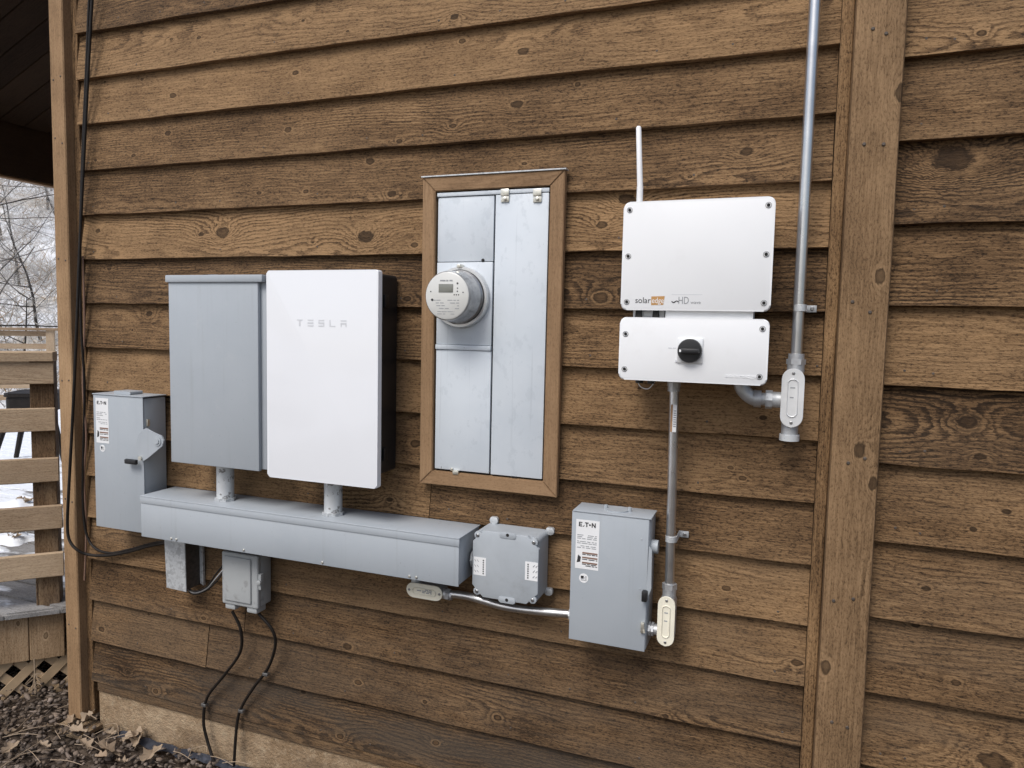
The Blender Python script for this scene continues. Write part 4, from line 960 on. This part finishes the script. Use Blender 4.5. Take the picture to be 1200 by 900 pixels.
# logos
q = P(744.5, 355, dI); wsol = P(762.5, 355, dI).x - q.x
text('logo_lettering', 'solar', q.x, q.z, -dI, .0215, 'ink', uc, width=wsol)
a = P(763, 357.5, dI); b = P(779, 347, dI)
bm = B(); prism(bm, [(a.x, a.z), (b.x - .003, a.z + .001), (b.x, b.z), (a.x, b.z - .001)], -dI - .0006, -dI); lg = part('logo_block', bm, 'orange', uc)
text('logo_lettering', 'edge', a.x + .002, q.z, -dI - .0006, .0205, 'label', lg, width=b.x - a.x - .004, depth=.0005)
q2 = P(795, 356, dI); text('logo_lettering', 'HD', q2.x, q2.z, -dI, .026, 'inkg', uc, width=P(807, 356, dI).x - q2.x)
q3 = P(809, 356, dI); text('logo_lettering', 'wave', q3.x, q3.z, -dI, .012, 'inkg', uc, width=P(821, 356, dI).x - q3.x)
bm = B(); w0 = P(787, 354, dI); tube(bm, spline([(w0.x, -dI - .0005, w0.z + .002), (w0.x + .005, -dI - .0005, w0.z - .001), (w0.x + .012, -dI - .0005, w0.z + .003), (w0.x + .017, -dI - .0005, w0.z + .001)], 5), .0012, 6); part('logo_wave', bm, 'ink', uc)
bm = B(); w0 = P(787, 345.3, dI); box(bm, (w0.x, -dI - .0005, w0.z), (P(823, 345.5, dI).x, -dI, w0.z + .0012)); part('logo_line', bm, 'inkl', uc)
q4 = P(850, 442, dI); text('embossed_name', 'solaredge', q4.x, q4.z, -dI, .013, 'inv', lc, width=P(888, 444, dI).x - q4.x, depth=.0012)
# rotary disconnect
rc = P(808.5, 411, dI + .004); pz = .0315
bm = B(); box(bm, (rc.x - pz, -dI - .005, rc.z - pz), (rc.x + pz, -dI + .0, rc.z + pz), .0015); sp = part('switch_plate', bm, 'silver', iv)
bm = B(); lathe(bm, [(.0305, -dI - .0052), (.0305, -dI - .012), (.029, -dI - .016), (.024, -dI - .017)], (rc.x, 0, rc.z), 32); kb = part('switch_knob', bm, 'black', iv)
bm = B(); box(bm, (rc.x - .022, -dI - .030, rc.z - .007), (rc.x + .025, -dI - .0172, rc.z + .006), .003); part('knob_bar', bm, 'black', kb)
bm = B(); box(bm, (rc.x - .0235, -dI - .0185, rc.z - .003), (rc.x - .0190, -dI - .0302, rc.z + .003)); part('knob_pointer', bm, 'label', kb)
bm = B(); strips(bm, rc.x - .055, rc.x - .035, [rc.z + .004], -dI, .003, .9, 3); box(bm, (rc.x - .036, -dI - .003, rc.z - .030), (rc.x - .031, -dI, rc.z - .024)); part('switch_print', bm, 'inkl', lc)
# antenna and glands
ax = P(749.5, 234, .10); at_ = P(748.5, 148, .10)
bm = B(); tube(bm, [(ax.x, -.10, uz1 - .004), (ax.x, -.10, uz1 + .006)], .0125, 16); tube(bm, [(ax.x, -.10, uz1 + .006), (ax.x, -.10, uz1 + .05)], .0085, 14); tube(bm, [(ax.x, -.10, uz1 + .05), (at_.x, -.10, at_.z - .004), (at_.x, -.10, at_.z)], [.0078, .0070, .0045], 14); part('antenna', bm, 'inv', iv)
bm = B()
for px_ in (749, 763): bm = B(); q = P(px_, 452, .10); tube(bm, [(q.x, -.10, lz0 + .010), (q.x, -.10, lz0 - .012)], .0105, 10); tube(bm, [(q.x, -.10, lz0 + .004), (q.x, -.10, lz0 - .003)], .0130, 6); part('cable_gland', bm, 'black', iv)
q = P(746, 452, .10); q2 = P(768, 452, .10)
bm = B(); tube(bm, spline([(q.x, -.103, lz0 - .004), (q.x + .012, -.103, lz0 - .022), (q2.x - .018, -.103, lz0 - .026), (q2.x - .002, -.103, lz0 - .008)], 5), .0014, 6); part('cap_tether', bm, 'label', iv)
bm = B(); box(bm, (ux0 + .05, -.005, uz0 - .02), (ux1 - .05, -.0008, uz1 - .05)); part('wall_bracket', bm, 'galv', iv)

# --- small things under the wireway
x0 = P(193, 640, .075).x; x1 = P(217, 640, .075).x; z0 = P(205, 691, .075).z
dk = top('cable_duct', 'short dull galvanised cable duct hanging under the left end of the wireway', 'cable duct', (x0, 0, z0))
zt = gz0 - .0015
bm = B(); prism(bm, [(x0, zt), (x1, zt), (x1 + .004, z0), (x0 + .008, z0 + .003)], -.078, -.074, .001, 1); part('front_plate', bm, 'galv', dk)
bm = B(); box(bm, (x1 - .010, -.0735, z0 + .006), (x1 + .002, -.004, zt)); part('side_plate', bm, 'rust', dk)
bm = B(); prism(bm, [(x1 + .0025, zt), (x1 + .014, zt), (x1 + .020, z0 + .004), (x1 + .004, z0 + .012)], -.012, -.001, .001, 1); part('wall_flange', bm, 'galv', dk)
bm = B()
for px_, py_ in ((201, 632.5), (207, 633.5)): bm = B(); q = P(px_, py_, .09); screw(bm, q.x, -.0785, zt - .006, .004, .003); part('screw', bm, 'zinc', dk)
dN = .082
x0 = (P(259, 648, dN).x + P(257.5, 708, dN).x) / 2; x1 = (P(303, 656, dN).x + P(298, 715, dN).x) / 2; z1 = P(281, 650, dN).z; z0 = P(277, 711, dN).z
nd = top('telecom_box', 'weathered grey plastic telephone interface box with black cables below', 'telecom box', (x0, 0, z0))
bm = B(); box(bm, (x0 + .004, -dN + .022, z0 + .004), (x1 - .002, -.001, z1 - .003), .006); part('base', bm, 'nid', nd)
bm = B(); box(bm, (x0, -dN + .006, z0), (x1, -dN + .024, z1), .006, 3); lid = part('lid', bm, 'nid', nd)
bm = B(); box(bm, (x0 + .014, -dN, z0 + .016), (x1 - .026, -dN + .0065, z1 - .012), .004, 3); part('raised_panel', bm, 'nid', lid)
bm = B(); box(bm, (x1 - .001, -dN + .010, z0 + .07), (x1 + .010, -dN + .03, z0 + .125), .002); lathe(bm, [(.008, -dN + .010), (.008, -dN + .003), (.005, -dN + .001)], (x1 + .006, 0, z0 + .098), 12); part('side_latch', bm, 'nid', nd)
for cx in (x0 + .030, x1 - .032):
    bm = B(); box(bm, (cx - .022, -dN + .012, z0 - .020), (cx + .022, -.02, z0 + .003), .005); part('cable_port', bm, 'nid', nd)
def cable(label, pts, r, mat='blackrub', ties=(), n=8):
    p = [Vector((q.x, q.y, q.z)) for q in pts]
    bm = B(); tube(bm, spline(p, 7), r, 10); 
    t = top('cable', label, 'cable', p[-1]); part('sheath', bm, mat, t)
    for q in ties:
        bm = B(); box(bm, (q.x - .012, q.y - r - .002, q.z - .006), (q.x + r + .004, q.y + r + .004, q.z + .006), .002); part('cable_clip', bm, 'screw', t)
    return t
cable('black cable looping from the left port of the telephone box down to the gravel', [P(272, 716, .05), P(282, 738, .04), P(281.5, 764, .03), P(263, 791, .022), P(243, 817, .018), P(238.5, 845, .02), P(243, 868, .02), P(250.5, 892, .03)], .0054, ties=[P(240, 826, .018)])
cable('black cable looping from the right port of the telephone box down to the gravel', [P(303, 719, .05), P(319, 738, .04), P(322.5, 757, .03), P(314, 783, .022), P(297, 806, .018), P(283, 829, .016), P(277.5, 850, .018), P(274, 898, .03)], .0054, ties=[P(312, 790, .022), P(283.5, 833, .016)])
for i, (dz, m, lb) in enumerate(((0, 'blackrub', 'thin black wire sagging between the cable duct and the telephone box'), (5, 'screw', 'thin grey wire sagging between the cable duct and the telephone box'), (9, 'blackrub', 'lowest thin dark wire sagging between the cable duct and the telephone box'))):
    cable(lb, [P(216, 684 + dz * .4, .05), P(227, 693 + dz * .35, .06), P(242, 688 + dz * .4, .06), P(252, 674 + dz, .05), P(262, 662 + dz, .03)], .0032, m)
# cables down the corner
cable('thick black cable running down the siding edge and across the corner post', [P(112, -60, .03), P(108, 0, .025), P(104, 70, .022), P(100, 150, .022), P(96, 230, .028), P(93, 300, .035), P(90, 380, .048), P(87, 450, .052), P(83.5, 520, .053), P(80.5, 575, .053), P(79, 612, .054), P(81, 632, .055), P(90, 644, .052), P(104, 650, .03), P(125, 651, .02), P(150, 647, .02), P(175, 640, .03), P(196, 636, .05)], .0056)
cable('black cable running down the siding edge behind the thick one', [P(108.5, -60, .02), P(104.5, 0, .015), P(101.5, 70, .012), P(98, 150, .012), P(95, 230, .015), P(94, 300, .015), P(95, 380, .012), P(99, 450, .01), P(98, 520, .01), P(97, 580, .01), P(100, 620, .012), P(109, 640, .012), P(127, 648, .014), P(152, 644, .016), P(178, 637, .03), P(196, 634, .05)], .0048)
cable('thin frayed brown cable hanging loose in the corner of the siding', [P(97, 300, .006), P(99, 380, .006), P(97, 450, .008), P(101, 510, .008), P(98.5, 560, .006), P(101, 620, .004), P(99, 680, .004)], .0036, 'inkbr')

# ================================================================== GROUND LITTER
def oak_leaf(seed, size):
    rr = random.Random(seed); n = 28; pts = []
    for i in range(n):
        t = i / n * 2 * math.pi
        u = math.cos(t); lob = 1 + .45 * math.cos(7 * t + .4) * (1 - .35 * abs(u)) + rr.uniform(-.15, .15)
        pts.append((u * 1.0, math.sin(t) * .46 * lob))
    cu = rr.uniform(.2, .9); tw = rr.uniform(-.6, .6)
    bm = B(); c = []
    for f in (.0, .5, 1.0):
        c.append([bm.verts.new((x * f * size, y * f * size, size * (cu * (y * f) ** 2 * 2.6 + .35 * cu * (x * f) ** 2 + tw * x * f * y * f + rr.uniform(-.10, .10) * f))) for x, y in pts] if f else [bm.verts.new((0, 0, 0))])
    for i in range(n):
        j = (i + 1) % n
        bm.faces.new((c[0][0], c[1][i], c[1][j])); bm.faces.new((c[1][i], c[2][i], c[2][j], c[1][j]))
    tube(bm, [(-size, 0, .35 * cu * size), (-size * 1.35, size * .1, .3 * size)], size * .02, 4)
    me = bpy.data.meshes.new('fallen_leaf'); bmesh.ops.recalc_face_normals(bm, faces=bm.faces); bm.to_mesh(me); bm.free(); smooth_me(me, 60); me.materials.append(M['leaf']); return me
lm = [oak_leaf(s, .030 + .008 * (s % 3)) for s in range(7)]
rl = random.Random(5)
LS = [(100,845),(112,848),(85,843),(92,855),(121,845),(75,862),(60,850),(80,870),(155,862),(165,860),(175,868),(130,858),(118,885),(108,893),(128,880),(140,890),(40,880),(20,858),(10,875),(330,893),(340,889),(318,897),(60,893),(52,872),(180,885),(195,893),(30,843),(100,875),(205,890),(350,899),(104,841),(116,852),(160,866),(335,897)]
for i, (a, b) in enumerate([q for n_, q in enumerate(LS) if n_ % 3 != 1]):
    q = W((a, b), 2, .012); me = lm[i % 7]
    if q[1] > -.03 and q[0] > -2.5: q[1] = -.03 - rl.random() * .03
    o = bpy.data.objects.new('fallen_leaf', me); COL.objects.link(o); o.location = (q[0] + rl.uniform(-.01, .01), q[1], .004 + rl.random() * .012)
    o.rotation_euler = (rl.uniform(-.45, .45), rl.uniform(-.45, .45), rl.uniform(0, 6.3)); s_ = rl.uniform(.75, 1.25); o.scale = (s_, s_, s_)
    tag(o, 'curled dry tan oak leaf lying on the brown gravel', 'leaf', 'dry oak leaves on the gravel')
# strip of weed cloth showing along the foundation
bm = B(); rr_ = random.Random(9); row = []
for i in range(26):
    q = W((138 + i * 9, 853 + i * 2.5), 2, .01); y = -.012
    row.append((bm.verts.new((q[0], y + .004, -.002 + rr_.uniform(-.006, .006))), bm.verts.new((q[0] - .01, y - .02 - rr_.uniform(0, .03), -.014 + rr_.uniform(-.010, .014)))))
for i in range(25): bm.faces.new((row[i][0], row[i][1], row[i + 1][1], row[i + 1][0]))
bmesh.ops.solidify(bm, geom=list(bm.faces), thickness=.002)
tag(part('weed_cloth', bm, 'fabric', origin=(-2.2, -.03, .01)), 'torn dark blue grey weed cloth along the foundation', 'ground cloth')
# dried weed in front of the lattice
wd = D(-.115, .02, -.02); dw = top('dried_weed', 'pale dried weed tuft in front of the deck lattice', 'plant', wd)
bm = B(); rr_ = random.Random(4)
tube(bm, [wd, wd + Vector((0, 0, .16))], .003, 5)
part('stem', bm, 'leaf', dw); bm = B()
for i in range(30):
    b0 = wd + Vector((0, 0, rr_.uniform(.02, .10))); tube(bm, [b0, b0 + Vector((rr_.uniform(-.03, .03), rr_.uniform(-.03, .03), rr_.uniform(-.05, .0)))], .0018, 4)
part('seed_head', bm, 'leaf', dw)
bm = B(); pb = P(90, 838, .03); prism(bm, rrect(pb.x - .07, pb.x + .09, -.03, -.010, .004), -.085, .02, .003); tag(part('flat_stone', bm, 'concrete', origin=(pb.x, -.04, -.01)), 'flat pale stone under the corner post', 'stone')
# snow clumps with leaves on the deck
for i, (a, b, s_, lb) in enumerate(((10, 632, .12, 'low clump of snow and dead leaves on the deck planks by the railing'), (20, 592, .10, 'small snow clump with tan leaves on the deck beyond the railing'))):
    q = W((a, b), 2, FZ); bm = B(); bmesh.ops.create_icosphere(bm, subdivisions=3, radius=1)
    for v in bm.verts:
        k_ = 1 + .25 * math.sin(v.co.x * 5 + i) * math.cos(v.co.y * 4); v.co = Vector((q[0] + v.co.x * s_ * 1.6 * k_, q[1] + v.co.y * s_ * k_, FZ - .01 + max(v.co.z, -.1) * .045 * k_))
    tag(part('snow_clump', bm, 'snowpile', origin=(q[0], q[1], FZ)), lb, 'snow')
    for j in range(6):
        o = bpy.data.objects.new('fallen_leaf', lm[(i + j) % 7]); COL.objects.link(o); o.location = (q[0] + rl.uniform(-.15, .15), q[1] + rl.uniform(-.1, .1), FZ + .035); o.rotation_euler = (rl.uniform(-.4, .4), rl.uniform(-.4, .4), rl.uniform(0, 6)); o.scale = (.8, .8, .8)
        tag(o, 'dry tan leaf lying on the snow clump on the deck', 'leaf', 'dry leaves on the deck snow')
# dry grass straws scattered over the gravel
bm = B(); rr_ = random.Random(21)
for i in range(48):
    q = W((rr_.uniform(0, 380), rr_.uniform(835, 899)), 2, .01)
    if q[1] > -.03 and q[0] > -2.6: continue
    a = rr_.uniform(0, 6.3); L = rr_.uniform(.05, .16); b0 = Vector((q[0], q[1], .010 + rr_.random() * .01)); dv = Vector((math.cos(a), math.sin(a), rr_.uniform(-.02, .12)))
    e = b0 + dv * L
    if e.y > -.01: e.y = -.02
    tube(bm, spline([b0, b0 + dv * L * .5 + Vector((rr_.uniform(-.01, .01), 0, .008)), e], 3), .0014, 4)
tag(part('dry_straw', bm, 'leaf', origin=(-2.4, -.2, .01)), 'thin dry grass straws scattered over the gravel', 'straw', kind='stuff')
